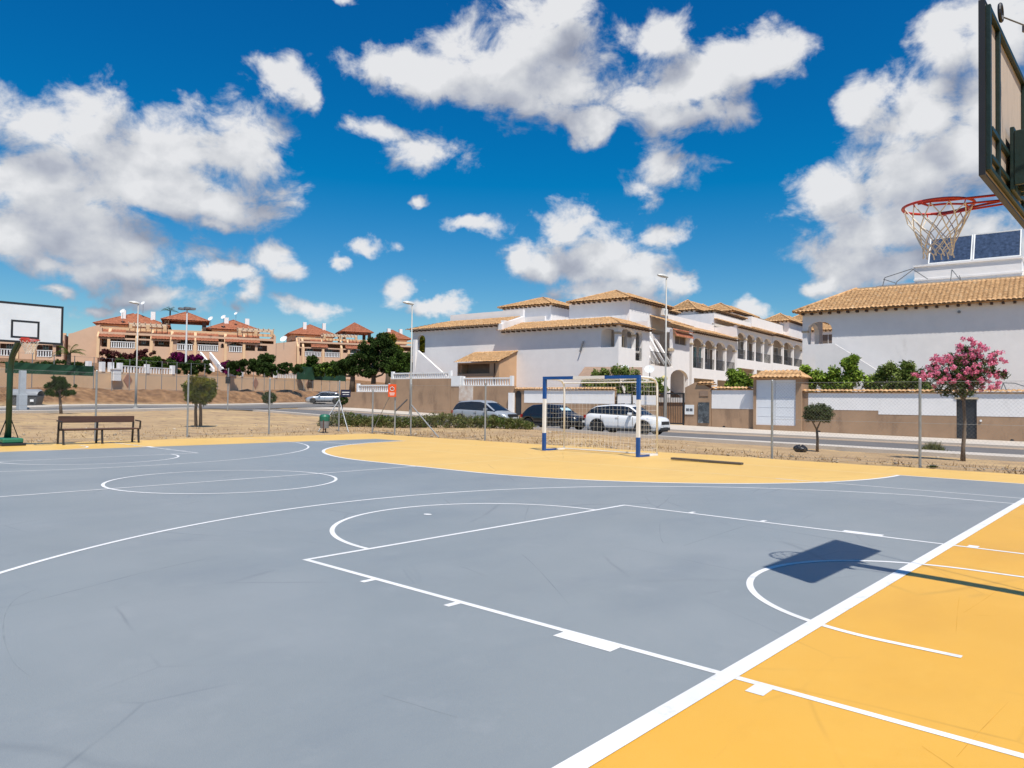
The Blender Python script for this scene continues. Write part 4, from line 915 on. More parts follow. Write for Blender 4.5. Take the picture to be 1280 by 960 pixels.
# --- low wall with arched door and tile cap
zc = za(700, 487); a, b = sorted((ua(643.5), ua(651.5))); ops = [(a, b, za(648, 519), za(648, 493.5), .32)]
uA, uB = sorted((ua(655), ua(768)))
t, tf = wall('white topped wall with arched black door behind the black hatchback', 642.8, 768, zc, cap=True, ops=ops, white=[(uA, uB, za(700, 504), zc - .02)], seed=3)
MB(tf).prism([(a, za(648, 519)), (b, za(648, 519)), (b, za(648, 493.5))] + [((a + b) / 2 + (b - a) / 2 * math.cos(k * math.pi / 8), za(648, 493.5) + .32 * math.sin(k * math.pi / 8)) for k in range(1, 8)] + [(a, za(648, 493.5))], .08, .14, lambda p, q, h: (p, VW + h, q)).build('door', M_door, t)
MB(tf).box(ua(643) - .02, ua(637.5), VW - .25, VW - .02, tzuv(ua(640), VW) - .2, za(640, 491)).build('white_pier', M_wh, t)
# --- white gate in black frame
def gate(label, px0, px1, zt, zb, m_in, panel, bars=0, v=VW):
    u0, u1 = sorted((ua(px0, v), ua(px1, v))); t, tf = sthing('metal_gate', label, 'gate', u0, v, zb)
    f = MB(tf); k = .09
    f.box(u0, u0 + k, v, v + k, zb, zt).box(u1 - k, u1, v, v + k, zb, zt).box(u0 + k, u1 - k, v + .004, v + k - .004, zt - k, zt).box(u0 + k, u1 - k, v + .004, v + k - .004, zb + .06, zb + .06 + k)
    f.build('gate_frame', M_rail, t)
    if panel: MB(tf).box(u0 + k, u1 - k, v + .03, v + .06, zb + .06 + k, zt - k).build('gate_panel', m_in, t)
    if bars:
        q = MB(tf)
        for i in range(1, bars): x = u0 + (u1 - u0) * i / bars; q.box(x - .014, x + .014, v + .03, v + .058, zb + .15, zt - k)
        q.build('gate_bars', M_rail, t)
    return t, tf
gate('white panel gate in a black frame behind the white SUV', 770, 790.5, za(780, 491), za(780, 531), M_wh, True)
zlo = za(805, 506)
uA, uB = sorted((ua(791), ua(820)))
wall('low brown and white wall left of the lamp by the metal gate', 791, 820, za(805, 494), white=[(uA, uB, zlo, za(805, 494) - .01)])
zg0 = tzuv(ua(840), VW) + .12
gate('see through black barred gate beside the brown meter pillar', 820.5, 855, za(840, 491), zg0, None, False, bars=16)
# wall inside the gate: garden path wall
u0, u1 = sorted((ua(825, 48.5), ua(857, 48.5))); t, tf = sthing('garden_wall', 'brown garden wall with white coping seen through the barred gate', 'wall', u0, 48.5, 0)
MB(tf).box(u0 - 1, u1 + .3, 48.5, 48.75, -.3, za(840, 503, 48.5)).build('wall_body', M_br, t); MB(tf).box(u0 - 1, u1 + .3, 48.42, 48.8, za(840, 503, 48.5) + .002, za(840, 497, 48.5)).build('coping', M_wh, t)
# --- brown meter pillar
u0, u1 = sorted((ua(856), ua(889))); uu = lambda px: ua(px)
t, tf = sthing('meter_pillar', 'brown stepped pillar with grey electricity cabinet beside the gate', 'pillar', u0, VW, 0); zb = tzuv(u0, VW) - .2
MB(tf).prism([(uu(889), zb), (uu(856.5), zb), (uu(856.5), za(857, 484.5)), (uu(869), za(870, 478)), (uu(874), za(874, 477.5)), (uu(889), za(889, 486))], -.06, .62, lambda p, q, h: (p, VW + h, q)).build('pillar_body', M_br, t)
c = MB(tf); tile_cap(c, uu(891), uu(871.5), VW + .25, za(880, 480), w=.7, seed=9); c.build('tile_cap', M_tile, t, smooth=True)
a, b = sorted((uu(856.8), uu(868))); MB(tf).box(a, b, VW - .10, VW - .062, za(862, 518), za(862, 506)).build('meter_box', M_fr, t)
q = MB(tf)
for k in (.3, .7): q.box(a + (b - a) * k - .1, a + (b - a) * k + .1, VW - .106, VW - .101, za(862, 514), za(862, 510.5))
q.build('meter_window', mat('meter_window_grey', (.12, .12, .13), .3, .2), t)
a, b = sorted((uu(873.5), uu(887))); MB(tf).box(a, b, VW - .12, VW - .062, za(880, 529), za(880, 503)).build('cabinet_door', mat('weathered_cabinet_steel', (.14, .155, .16), .5, .3, 3., metal=.3, col2=(.05, .055, .06), stain=((.42, .42, .41), 4., .55, .8, (1, 1, 1))), t)
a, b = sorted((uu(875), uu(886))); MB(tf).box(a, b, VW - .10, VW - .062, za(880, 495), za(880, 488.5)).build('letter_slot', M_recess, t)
# --- walls right of the meter pillar
zc = za(915, 486.5); uA, uB = sorted((ua(889.5), ua(942.8)))
wall('white over brown wall with ochre tile cap left of the garage shed', 889.5, 942.8, zc, cap=True, white=[(uA, uB, za(915, 511), zc - .02)], seed=5)
# garage shed with white panel doors
u0, u1 = sorted((ua(943.2), ua(1003.2))); t, tf = sthing('gate_shed', 'brown gate shed with white double doors and a tile roof', 'shed', u0, VW, 0); zb = tzuv(u0, VW) - .25; zt = za(975, 473)
a, b = sorted((ua(946.5), ua(996))); zd0, zd1 = za(972, 531.5), za(972, 475)
m = MB(tf); facade(m, u0, u1, zb, zt, [(a, b, zd0, zd1, 0)], .25, FV(VW - .25)); m.box(u0, u0 + .25, VW + .001, VW + 1.2, zb, zt).box(u1 - .25, u1, VW + .001, VW + 1.2, zb, zt).box(u0 + .25, u1 - .25, VW + .95, VW + 1.2, zb, zt); m.build('shed_body', M_br, t)
md = a + (b - a) * .52
for x0, x1 in ((a, md - .012), (md + .012, b)):
    d = MB(tf); d.box(x0, x1, VW - .18, VW - .13, zd0, zd1)
    for k in range(1, 5): d.box(x0 + .1, x1 - .1, VW - .19, VW - .181, zd0 + (zd1 - zd0) * k / 5 - .012, zd0 + (zd1 - zd0) * k / 5 + .012)
    d.build('door_panel', mat('white_metal_door', (.74, .75, .77), .5, .03), t)
r = MB(tf); ze = zt; tile_roof(r, (u0 - .12, VW - .55, ze), (u1 + .12, VW - .55, ze), Vector((0, 1.05, 0)), .48, hip0=.5, hip1=.5, pitch=.24, amp=.06, ns=6, seed=4); tile_roof(r, (u0 - .12, VW + 1.5, ze), (u1 + .12, VW + 1.5, ze), Vector((0, -1.0, 0)), .48, hip0=.5, hip1=.5, pitch=.24, ns=4, seed=6)
tile_roof(r, (u0 - .12, VW - .55, ze), (u0 - .12, VW + 1.5, ze), Vector((.5, 0, 0)), .48, hip0=1.0, hip1=1.0, pitch=.24, ns=4, seed=7); tile_roof(r, (u1 + .12, VW - .55, ze), (u1 + .12, VW + 1.5, ze), Vector((-.5, 0, 0)), .48, hip0=1.0, hip1=1.0, pitch=.24, ns=4, seed=8)
r.box(u0 - .05, u1 + .05, VW - .45, VW + 1.4, zt - .02, zt + .06); r.build('tile_roof', M_tile, t, smooth=True)
# long right wall, with the dark door
a, b = sorted((ua(1195.5), ua(1221))); zd = za(1208, 548.5); zd1 = za(1208, 499)
zc = .5 * (za(1010, 489.5) + za(1270, 491.5)); uS = ua(1098); u0_, u1_ = ua(1370), ua(1003.6)
t, tf = wall('long white over brown wall with ochre tile cap and a dark door behind the oleander', 1370, 1003.6, zc, cap=True, ops=[(a, b, zd, zd1, 0)], white=[(uS, u1_ - .3, za(1050, 512.5), zc - .02), (u0_, uS - .001, za(1180, 519.5), zc - .02)], seed=11)
MB(tf).box(a, b, VW + .08, VW + .13, zd, zd1).build('door', M_door, t)
MB(tf).box(a - .08, b + .08, VW - .05, VW + .1, zd1, zd1 + .1).build('lintel', M_stone, t)
MB(tf).lathe([(.05, -.03), (.06, .0), (.02, .03)], 10, (ua(1226), VW - .02, za(1226, 526)), 'y').build('wall_light', M_fr, t)
q = MB(tf)
for px, py in ((1092, 546.5), (1265, 551), (905, 534), (1024, 540)): q.lathe([(.09, -.004), (.09, .004)], 10, (ua(px), VW - .004, za(px, py)), 'y')
q.build('drain_hole', M_black, t)

# ------------------------------------------------------------------ small parts used on the houses
def window(par, tf, F, a, b, z0, z1, d=.12, shut=False, fm=None):
    f = MB(tf)
    def bx(p, q, c, e, d0, d1): f.hexa([F(p, d0, c), F(q, d0, c), F(q, d1, c), F(p, d1, c), F(p, d0, e), F(q, d0, e), F(q, d1, e), F(p, d1, e)])
    k = .07; bx(a, a + k, z0, z1, d, d + .06); bx(b - k, b, z0, z1, d, d + .06); bx(a + k, b - k, z0, z0 + k, d, d + .06); bx(a + k, b - k, z1 - k, z1, d, d + .06); bx((a + b) / 2 - .03, (a + b) / 2 + .03, z0 + k, z1 - k, d + .005, d + .055)
    o = f.build('window', fm or M_fr, par)
    g = MB(tf); p, q = a + k, b - k; g.poly([F(p, d + .04, z0 + k), F(q, d + .04, z0 + k), F(q, d + .04, z1 - k), F(p, d + .04, z1 - k)]); g.build('pane', M_shut if shut else M_win, o)
    return o
def rail(par, tf, F, a, b, z0, z1, d=.08, n=None, m=None, name='railing'):
    q = MB(tf)
    def bx(p, r, c, e, w=.03): q.hexa([F(p, d, c), F(r, d, c), F(r, d + w, c), F(p, d + w, c), F(p, d, e), F(r, d, e), F(r, d + w, e), F(p, d + w, e)])
    a, b = min(a, b), max(a, b); bx(a, b, z1 - .04, z1); bx(a, b, z0, z0 + .03); n = n or max(2, int((b - a) / .13))
    for k in range(n + 1): p = a + (b - a) * k / n; bx(p - .011, p + .011, z0 + .03, z1 - .04, .022)
    return q.build(name, m or M_rail, par)
def rafters(par, tf, p0, p1, out, zc, step=.48, w=.11, ln=.45, h=.11):
    p0 = Vector(p0); p1 = Vector(p1); n = max(1, int((p1 - p0).length / step)); d = (p1 - p0).normalized(); out = Vector(out)
    for k in range(n):
        c = p0 + (p1 - p0) * ((k + .5) / n) + Vector((0, 0, zc)); MB(tf).bar(c, c + out * ln, w, h).build('rafter_tail', M_raft, par, recalc=False)
def hip_roof(par, tf, u0, u1, v0, v1, z, rise, m, ov=.4, pitch=.3, ns=4, raf=True, rs=.5, seed=0, name='hip_roof'):
    U0, U1, V0, V1 = u0 - ov, u1 + ov, v0 - ov, v1 + ov; h = min(U1 - U0, V1 - V0) / 2; r = MB(tf); kw = dict(pitch=pitch, ns=ns, amp=.055, seed=seed)
    tile_roof(r, (U0, V0, z), (U1, V0, z), Vector((0, h, 0)), rise, hip0=h, hip1=h, **kw); tile_roof(r, (U0, V1, z), (U1, V1, z), Vector((0, -h, 0)), rise, hip0=h, hip1=h, **kw)
    tile_roof(r, (U0, V0, z), (U0, V1, z), Vector((h, 0, 0)), rise, hip0=h, hip1=h, **kw); tile_roof(r, (U1, V0, z), (U1, V1, z), Vector((-h, 0, 0)), rise, hip0=h, hip1=h, **kw)
    for a, b in (((U0, V0), (U0 + h, V0 + h)), ((U1, V0), (U1 - h, V0 + h)), ((U0, V1), (U0 + h, V1 - h)), ((U1, V1), (U1 - h, V1 - h))): r.tube([(a[0], a[1], z + .06), (b[0], b[1], z + rise + .06)], .09, 6)
    r.box(U0 + .1, U1 - .1, V0 + .1, V1 - .1, z - .05, z + .0).box(u0, u1, v0, v1, z + .001, z + rise * ov / h * .85)
    o = r.build(name, m, par, smooth=True)
    if raf:
        zc = -.06
        rafters(o, tf, (u0, v0, z), (u1, v0, z), (0, -1, 0), zc - .06, rs, ln=ov - .03); rafters(o, tf, (u0, v0, z), (u0, v1, z), (-1, 0, 0), zc - .06, rs, ln=ov - .03)
    return o
def dish(name, label, p, aim, r=.4, stand=.8):
    t = thing('satellite_dish', label, 'satellite dish', p); a = Vector(aim).normalized(); q = a.to_track_quat('Z', 'Y')
    d = MB(); d.grid([[Vector((0, 0, stand)) + q @ Vector((r * s_ * math.cos(k), r * s_ * math.sin(k), .25 * r * s_ * s_)) for k in np.linspace(0, 2 * math.pi, 19)] for s_ in (.001, .35, .7, 1)]); d.build('reflector', M_dish, t, smooth=True)
    MB().tube([(0, 0, -.1), (0, 0, stand - .02)], .03, 6).tube([Vector((0, 0, stand)) + q @ Vector((0, -r * .9, .2 * r)), Vector((0, 0, stand)) + q @ Vector((0, 0, r * .9))], .012, 5).build('bracket', M_steel, t)
    return t
AIM = (RT * -.3 - FW * 1 + Vector((0, 0, .8)))

# ------------------------------------------------------------------ left white house, gable block beside the street
def ev(px, v): return onv(px, 450, v)[0]
VA = 50.0; u626 = ev(627, VA); u513 = ev(514, VA); u773 = ev(773, VA); ze1 = .5 * (onv(514, 414, VA)[1] + onv(626, 405, VA)[1]); ze2 = .5 * (onv(627, 416.5, VA)[1] + onv(773, 403.7, VA)[1]) + .02; zf = 2.2
t, tf = sthing('white_house', 'white corner house with two ochre eaves, porch arches and brown lean-to shed', 'house', u773, VA, 0.)
uq = ev(533, VA)
m = MB(tf); m.box(u626 + .15, uq, VA, VA + 11, zf, ze1 + .14); a, b = ev(532.5, VA), ev(524, VA); 
facade(m, uq, u513 - .15, zf, ze1 + .15, [(uq + .2, u513 - .75, onv(528, 441, VA)[1], onv(528, 424, VA)[1], .40)], .3, FV(VA)); m.box(u513 - .45, u513 - .15, VA + 2.6, VA + 2.9, zf, ze1).box(uq, u513 - .15, VA + .3, VA + 11, ze1 - .25, ze1)
m.build('wall', M_wh, t)
m = MB(tf)
p1, p2 = ev(751, VA), ev(768, VA); q1, q2 = ev(777, VA), ev(805, VA)
zs, zt_ = onv(758, 434, VA)[1], onv(758, 416, VA)[1]
m.box(p1 + .3, u626 + .15, VA + .001, VA + 11, zf - 2.5, ze2 + .13)
facade(m, u773 - .0, p1 + .3, zf - 2.5, ze2 + .12, [(p2 + .02, p1, zs, zt_, .38)], .3, FV(VA))
# right-hand porch facade, facing along the street
o1, o2 = onu(777, 430, u773)[0], onu(803, 430, u773)[0]; vE = onu(812, 430, u773)[0]
facade(m, VA + .301, vE, zf - 2.5, ze2 + .12, [(o1, o1 + (o2 - o1) * .62, zs, zt_, .42), (o1 + (o2 - o1) * .66, o2, zs - .9, zt_, .32)], .3, FU(u773))
m.box(u773 + .3, p1 + .3, VA + .301, vE, zs - .25, zs - .08).box(u773 + .3, p1 + .3, VA + .301, vE, ze2 - .2, ze2 - .02)
m.box(p1 + .3 - .15, p1 + .3 - .001, VA + .301, vE, zs, ze2 - .2)
m.build('wall', M_wh, t)
MB(tf).box(u773 - .06, u773 + .36, VA - .06, VA + .36, zt_ - .12, zt_ + .05).box(u773 - .06, u773 + .36, o1 + (o2 - o1) * .63 - .05, o1 + (o2 - o1) * .65 + .05, zt_ - .12, zt_ + .05).build('capital', M_stone, t)
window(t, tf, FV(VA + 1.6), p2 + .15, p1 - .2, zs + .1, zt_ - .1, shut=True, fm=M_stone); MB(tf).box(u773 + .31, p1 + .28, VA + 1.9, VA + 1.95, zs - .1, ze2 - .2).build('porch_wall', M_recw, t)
rail(t, tf, FU(u773), o1 + (o2 - o1) * .66, o2, zs - .9, zs + .12)
MB(tf).box(u773 + .9, u773 + .95, o1 + (o2 - o1) * .7, o2 - .1, zs - .85, zt_ - .1).build('porch_door', M_fr, t)
# roofs
r = MB(tf); dp = 2.6; rise1 = .95
tile_roof(r, (u626 - .05, VA - .5, ze1), (u513 + .35, VA - .5, ze1), Vector((0, dp + .5, 0)), rise1, hip1=2.6, pitch=.26, seed=1); tile_roof(r, (u513 + .35, VA - .5, ze1), (u513 + .35, VA + 8, ze1), Vector((-2.6, 0, 0)), rise1, hip0=3.1, pitch=.26, seed=2)
r.build('tile_roof', M_tile, t, smooth=True)
r = MB(tf); tile_roof(r, (u773 - .4, VA - .5, ze2), (u626 + .25, VA - .5, ze2), Vector((0, 3.1, 0)), .95, hip0=2.7, pitch=.26, seed=3); tile_roof(r, (u773 - .4, VA - .5, ze2), (u773 - .4, vE + .4, ze2), Vector((2.7, 0, 0)), .95, hip0=3.1, pitch=.26, seed=4)
r.box(u773 - .3, u773 + 2.2, VA - .4, vE + .3, ze2 - .04, ze2 + .0); r.build('tile_roof', M_tile, t, smooth=True)
rafters(t, tf, (u773, VA, ze2), (u626, VA, ze2), (0, -1, 0), -.1, .52, ln=.42); rafters(t, tf, (u626 + .3, VA, ze1), (u513, VA, ze1), (0, -1, 0), -.1, .52, ln=.42); rafters(t, tf, (u773, VA + .2, ze2), (u773, vE, ze2), (-1, 0, 0), -.1, .52, ln=.36)
m = MB(tf); ztop = onv(600, 391, VA + 2.9)[1]; uP = ev(562, VA + 2.9)
m.box(u626 - .1, uP, VA + 2.9, VA + 3.15, ze1 + .3, ztop).box(u626 - .3, u626 + .05, VA - .12, VA + 3.1, ze2 - .2, ze1 + .35)
m.hexa([(u626 - .30, VA - .45, ze2 + .0), (u626 + .05, VA - .45, ze2), (u626 + .05, VA + 2.9, ze2 + .9), (u626 - .3, VA + 2.9, ze2 + .9), (u626 - .3, VA - .45, ze1 + .02), (u626 + .05, VA - .45, ze1 + .02), (u626 + .05, VA + 2.9, ze1 + rise1 + .05), (u626 - .3, VA + 2.9, ze1 + rise1 + .05)])
m.box(u626 - 2.4, u626 - .31, VA + 2.95, VA + 3.2, ze2 + .4, onv(650, 397, VA + 3)[1])
m.build('parapet', M_wh, t)
# outside stair with solid parapet on the left
sA = onv(523, 438, VA - 1.2); sB = onv(561, 468, VA - 1.2); m = MB(tf)
m.prism([(sA[0], sA[1]), (sB[0], sB[1] - .3), (sB[0] + 1.6, zf), (sA[0] - 2.2, zf), (sA[0] - .8, sA[1] - 2.0), (sA[0] + .3, sA[1] - 2.1)], 0, .22, lambda p, q_, h: (p, VA - 1.3 + h, q_)).box(sA[0] + .301, sA[0] + .6, VA - 1.3, VA - 1.0, zf, sA[1] + 1.0)
m.build('stair_parapet', M_wh, t)
# brown lean-to shed in front of the gable
a, b = ev(572, 47.6), ev(624, 47.6); zsh = onv(600, 453, 47.6)[1]; b2 = min(a, b); a2 = max(a, b); m = MB(tf)
facade(m, b2 + .0, a2, zf - 1.5, zsh, [(b2 + 1.0, a2 - .1, onv(590, 467, 47.6)[1], onv(590, 455, 47.6)[1], 0)], .25, FV(47.6))
m.box(b2, b2 + .25, 47.851, VA - .001, zf - 1.5, zsh).box(a2 - .25, a2, 47.851, VA - .001, zf - 1.5, zsh); m.prism([(47.6, zsh), (VA, zsh), (VA, zsh + 1.0)], b2 + .002, b2 + .22, lambda p, q_, h: (h, p, q_)); m.build('shed_wall', M_tan, t)
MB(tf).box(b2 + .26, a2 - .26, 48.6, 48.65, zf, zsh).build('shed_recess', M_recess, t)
MB(tf).tube([(b2 + .45, 47.55, zsh - .1), (b2 + .45, 47.55, zf)], .05, 6).build('down_pipe', M_raft, t)
r = MB(tf); tile_roof(r, (b2 - .15, 47.25, zsh), (a2 + .15, 47.25, zsh), Vector((0, 2.75, 0)), 1.05, pitch=.26, seed=5); r.build('shed_roof', M_tile, t, smooth=True)
# lean-to awning roof and stair line on the gable
aw = [onv(px, py, v) for px, py, v in ((722, 471, 48.2), (803, 470, 48.2), (803, 459, VA - .02), (731, 458.5, VA - .02))]
m = MB(tf); vv = (48.2, 48.2, VA - .02, VA - .02); m.hexa([(a_[0], v_, a_[1] - .12) for a_, v_ in zip(aw, vv)] + [(a_[0], v_, a_[1]) for a_, v_ in zip(aw, vv)]); m.build('awning_roof', mat('dusty_brown_roof', (.30, .20, .14), .9, .15, 3.), t)
b3 = onv(729, 432, VA); MB(tf).bar((b3[0] + .2, VA - .15, b3[1] - .5), (b3[0] - .1, VA - .15, b3[1] + .35), .12, .1).build('vent_pipe', M_steel, t)

# ------------------------------------------------------------------ roof-top rooms and terrace houses further back
def tower(label, pxL, pxR, pyE, pyB, v, depth, rise, m_w=M_wh, name='roof_room', ov=.4, win=True, seed=0):
    uR, uL = ev(pxR, v), ev(pxL, v); ze = .5 * (onv(pxL, pyE, v)[1] + onv(pxR, pyE, v)[1]); zb = onv(pxL, pyB, v)[1]
    t, tf = sthing('white_house', label, 'house', uR, v, zb)
    MB(tf).box(uR, uL, v, v + depth, zb, ze).build('wall', m_w, t)
    hip_roof(t, tf, uR, uL, v, v + depth, ze, rise, M_tile, ov=ov, pitch=.34, seed=seed)
    if win: window(t, tf, FV(v), uR + (uL - uR) * .2, uR + (uL - uR) * .55, zb + (ze - zb) * .45, zb + (ze - zb) * .85, d=-.05, shut=True)
    return t, tf
tower('white roof room with ochre hip roof above the corner house parapet', 628, 688, 383, 420, 56, 6, 1.1, seed=11, win=False)
tower('wide white roof room with hip roof in the middle of the terrace skyline', 743, 793, 381.5, 420, 62, 9, 1.3, seed=12, win=False)
tower('small pyramid roofed white room between the two wide roof rooms', 704, 729, 387, 420, 66, 4, .8, seed=13, win=False)
tower('white roof room just left of the tall lamp head on the skyline', 838, 868, 388.5, 420, 76, 7, 1.3, seed=14, win=False)

UF = u773
def row_house(label, pxa, pxb, pye, n_arch, zup, zsill, zarch, parapet, upper=None, seed=0, bay=False, u=UF):
    """terraced house whose arcade looks along the street (towards -u)"""
    va, vb = onu(pxa, 430, u)[0], onu(pxb, 430, u)[0]; ze = .5 * (onu(pxa, pye[0], u)[1] + onu(pxb, pye[1], u)[1]); t, tf = sthing('terraced_house', label, 'terraced house', u, va, 0.2); zg = .2; F = FU(u)
    fl = ze - 3.45; m = MB(tf); ln = vb - va; ops = []; pw = .26
    for k in range(n_arch):
        a = va + .12 + (ln - .24) * k / n_arch + pw / 2; b = va + .12 + (ln - .24) * (k + 1) / n_arch - pw / 2; ops.append((a, b, fl + .1, ze - .55 - min(.55, (b - a) * .5), min(.55, (b - a) * .5)))
    facade(m, va, vb, fl - .35, ze + .12, ops, .28, F)
    g = MB(tf); gops = [(va + .5 + ln / 2 * k, va + ln / 2 * (k + 1) - .3, zg + .1, fl - .85, 0) for k in range(2)]; facade(m, va, vb, zg - 1, fl - .351, gops, .28, F)
    m.box(u + .281, u + 9, va, va + .25, zg - 1, ze).box(u + .281, u + 9, vb - .25, vb - .001, zg - 1, ze + .3)
    m.box(u + .281, u + 9, va + .26, vb - .26, fl - .1, fl + .06)
    m.build('wall', M_wh, t)
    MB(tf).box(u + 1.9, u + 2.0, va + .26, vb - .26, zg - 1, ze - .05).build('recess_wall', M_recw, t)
    for k_, (a, b, z0, z1, rr_) in enumerate(ops):
        for p in ((a - pw / 2, b + pw / 2) if k_ == len(ops) - 1 else (a - pw / 2,)): MB(tf).box(u - .05, u + .33, p - .19, p + .19, z1 - .13, z1 + .02).build('capital', M_stone, t)
        rail(t, tf, F, a, b, z0, z0 + 1.0, d=.1)
    for k, (a, b, z0, z1, rr_) in enumerate(ops):
        window(t, tf, FU(u + 1.70), a + .15, b - .1, z0 + (.05 if k % 2 else .8), z1 + .1, shut=(k % 3 == 0))
    for a, b, z0, z1, _ in gops: window(t, tf, FU(u + 1.70), a + .4, b - .6, z0 + .8, z1 - .2, shut=True)
    r = MB(tf); tile_roof(r, (u - .45, va - .1, ze), (u - .45, vb + .1, ze), Vector((2.9, 0, 0)), .95, pitch=.28, ns=4, seed=seed); r.build('tile_roof', M_tile, t, smooth=True)
    rafters(t, tf, (u, va, ze), (u, vb, ze), (-1, 0, 0), -.1, .5, ln=.4)
    MB(tf).box(u + 2.45, u + 2.7, va, vb, ze + .5, ze + parapet).box(u + 2.7, u + 9, va, va + .25, ze + .02, ze + parapet).build('parapet', M_wh, t)
    if upper:
        h, dv, rs_ = upper; MB(tf).box(u + 3.2, u + 9, va + dv, vb - .6, ze, ze + h).build('upper_room', M_wh, t); hip_roof(t, tf, u + 3.2, u + 9, va + dv, vb - .6, ze + h, rs_, M_tile, pitch=.34, seed=seed + 3)
    return t, tf, va, vb, ze, fl
# first terrace house: stepped front with balcony, awning beams and an archway below
v1, v2 = onu(813.5, 430, UF)[0], onu(862, 430, UF)[0]; zr = 7.6
t, tf = sthing('terraced_house', 'white terraced house with sloping white beams and a ground floor archway by the lamp', 'terraced house', UF, v1, .1)
m = MB(tf); uB_ = UF + 1.2; fl = 4.55
aa, ab = onu(838, 480, UF)[0], onu(860, 480, UF)[0]; zA = onu(850, 470, UF)[1]
facade(m, v1, v2, -.6, fl, [(v1 + .4, aa - .5, .5, 2.6, 0), (aa, ab, -.1, zA - .2, .75)], .3, FU(UF))
b1 = onu(841, 430, UF)[0]; w0, w1 = onu(842.5, 430, UF)[0], onu(858, 430, UF)[0]
facade(m, b1, v2, fl + .001, zr + .3, [(w0 + .2, w1, onu(850, 431, UF)[1], onu(850, 420, UF)[1], 0)], .3, FU(UF))
m.box(uB_ + .8, uB_ + 1.1, v1, b1, fl + .001, 10.2).box(UF + .3, UF + 8, v1, v1 + .25, -.6, 8.2).box(uB_ + 1.101, UF + 8, v1, v2, 8, 10.2)
for k in range(4): m.bar((UF + .1, v1 + .5 + k * (b1 - v1 - .7) / 3, fl + .2), (uB_ + .8, v1 + .5 + k * (b1 - v1 - .7) / 3 + .35, fl + 3.0), .18, .18)
m.build('wall', M_wh, t)
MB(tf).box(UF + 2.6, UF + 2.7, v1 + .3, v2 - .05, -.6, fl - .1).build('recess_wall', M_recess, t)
window(t, tf, FU(UF), w0 + .2, w1, onu(850, 431, UF)[1], onu(850, 420, UF)[1], d=.12, shut=True, fm=M_stone)
r = MB(tf); zaw = onu(848, 415.5, UF)[1]; tile_roof(r, (UF - .5, w0 - .5, zaw), (UF - .5, w1 + .6, zaw), Vector((.5, 0, 0)), .22, pitch=.24, ns=4); tile_roof(r, (UF - .42, w0 - .5, zaw - .45), (UF - .42, w1 + .6, zaw - .45), Vector((.15, 0, 0)), .42, pitch=.24, ns=4); r.build('window_hood', M_rtile, t, smooth=True)
r = MB(tf); tile_roof(r, (UF - .3, b1 - .5, zr + .75), (UF - .3, v2 + .3, zr + .75), Vector((3, 0, 0)), 1.0, pitch=.28, ns=4, seed=2); r.build('tile_roof', M_tile, t, smooth=True)
hip_roof(t, tf, uB_ + .8, uB_ + 6.5, v1, v2, 10.2, 1.2, M_tile, pitch=.32, seed=3)
rail(t, tf, FU(UF - .05), v1 + .1, b1 - .2, fl + .1, fl + 1.15); rail(t, tf, FU(UF - .06), w0 - .1, w0 + 2.2, fl + .1, fl + 1.15)
MB(tf).box(UF - .06, UF + .36, b1 - .22, b1 + .2, zr - 1.6, zr - 1.4).build('capital', M_stone, t)
for ss, (px, py) in enumerate(((853, 395),)): pass
p = W(uB_ + .45, onu(826, 392, uB_ + .8)[0], onu(826, 395, uB_ + .8)[1]); ta = thing('air_conditioner', 'grey white air conditioner unit high on the stepped terrace wall', 'air conditioner', p, SA)
MB().box(-.16, .16, -.42, .42, 0, .62).build('casing', M_fr, ta, bevel=.02); MB().lathe([(.24, -.172), (.24, -.162)], 16, (0, .08, .31), 'x').build('fan_grille', M_steel, ta)
row_house('white terraced house with four railed arches right of the archway', 865, 920.5, (415, 424), 4, 0, 0, 0, 1.7, upper=None, seed=21)
row_house('taller white terraced house with four arches near the middle of the row', 921, 965, (409.5, 417), 4, 0, 0, 0, 1.5, upper=(2.0, 2.0, 1.1), seed=31)
row_house('far end terraced house with small windows next to the house with the porch arch', 965.5, 1004, (421, 424), 3, 0, 0, 0, 2.2, upper=(2.3, 3.5, 1.0), seed=41)
tower('long white roof room with hip roof above the arched terrace', 868, 915, 390.5, 425, 84, 8, 1.3, seed=15)
tower('far roof room with low ochre roof at the end of the terrace', 955, 986, 402, 430, 99, 7, 1.2, seed=16)
tower('white room with ochre roof seen through the corner porch arch', 1008, 1052, 413, 445, 100, 7, 1.2, seed=18)
tower('farthest white roof room peeping beside the corner porch eave', 984, 1012, 402, 440, 108, 7, 1.2, seed=17)

# ------------------------------------------------------------------ right white house
VR = 52.0; uc = ev(1003, VR); zeR = .5 * (onv(992, 393, VR - .5)[1] + onv(1280, 373.6, VR - .5)[1]) + .05; uE = -12.
t, tf = sthing('white_house', 'white house with long ochre tile roof and corner porch arch behind the oleander', 'house', uc, VR, -.2)
a, b = ev(1040, VR), ev(1009, VR); zp0, zp1 = onv(1025, 430, VR)[1], onv(1025, 412, VR)[1]
m = MB(tf); facade(m, a - .3, uc, -.6, zeR + .2, [(a, b, zp0, zp1, .55)], .32, FV(VR)); m.box(uE, a - .301, VR, VR + 9, -.6, zeR + .2)
facade(m, VR + .321, VR + 3.6, -.6, zeR + .2, [(VR + .9, VR + 3.0, zp0, zp1, .55)], .32, lambda p, d, z: (uc - d, p, z))
m.box(a - .3, uc - .321, VR + .321, VR + 3.6, zp0 - .3, zp0 - .12).box(a - .3, uc - .321, VR + .321, VR + 3.6, zeR - .15, zeR - .01).box(a - .3, uc - .001, VR + 3.601, VR + 9, -.6, zp0 - .2)
for uu_ in (uc - .32,): m.box(uu_, uu_ + .3, VR + 3.601, VR + 3.9, zp0 - .2, zeR)
m.build('wall', M_wh, t)
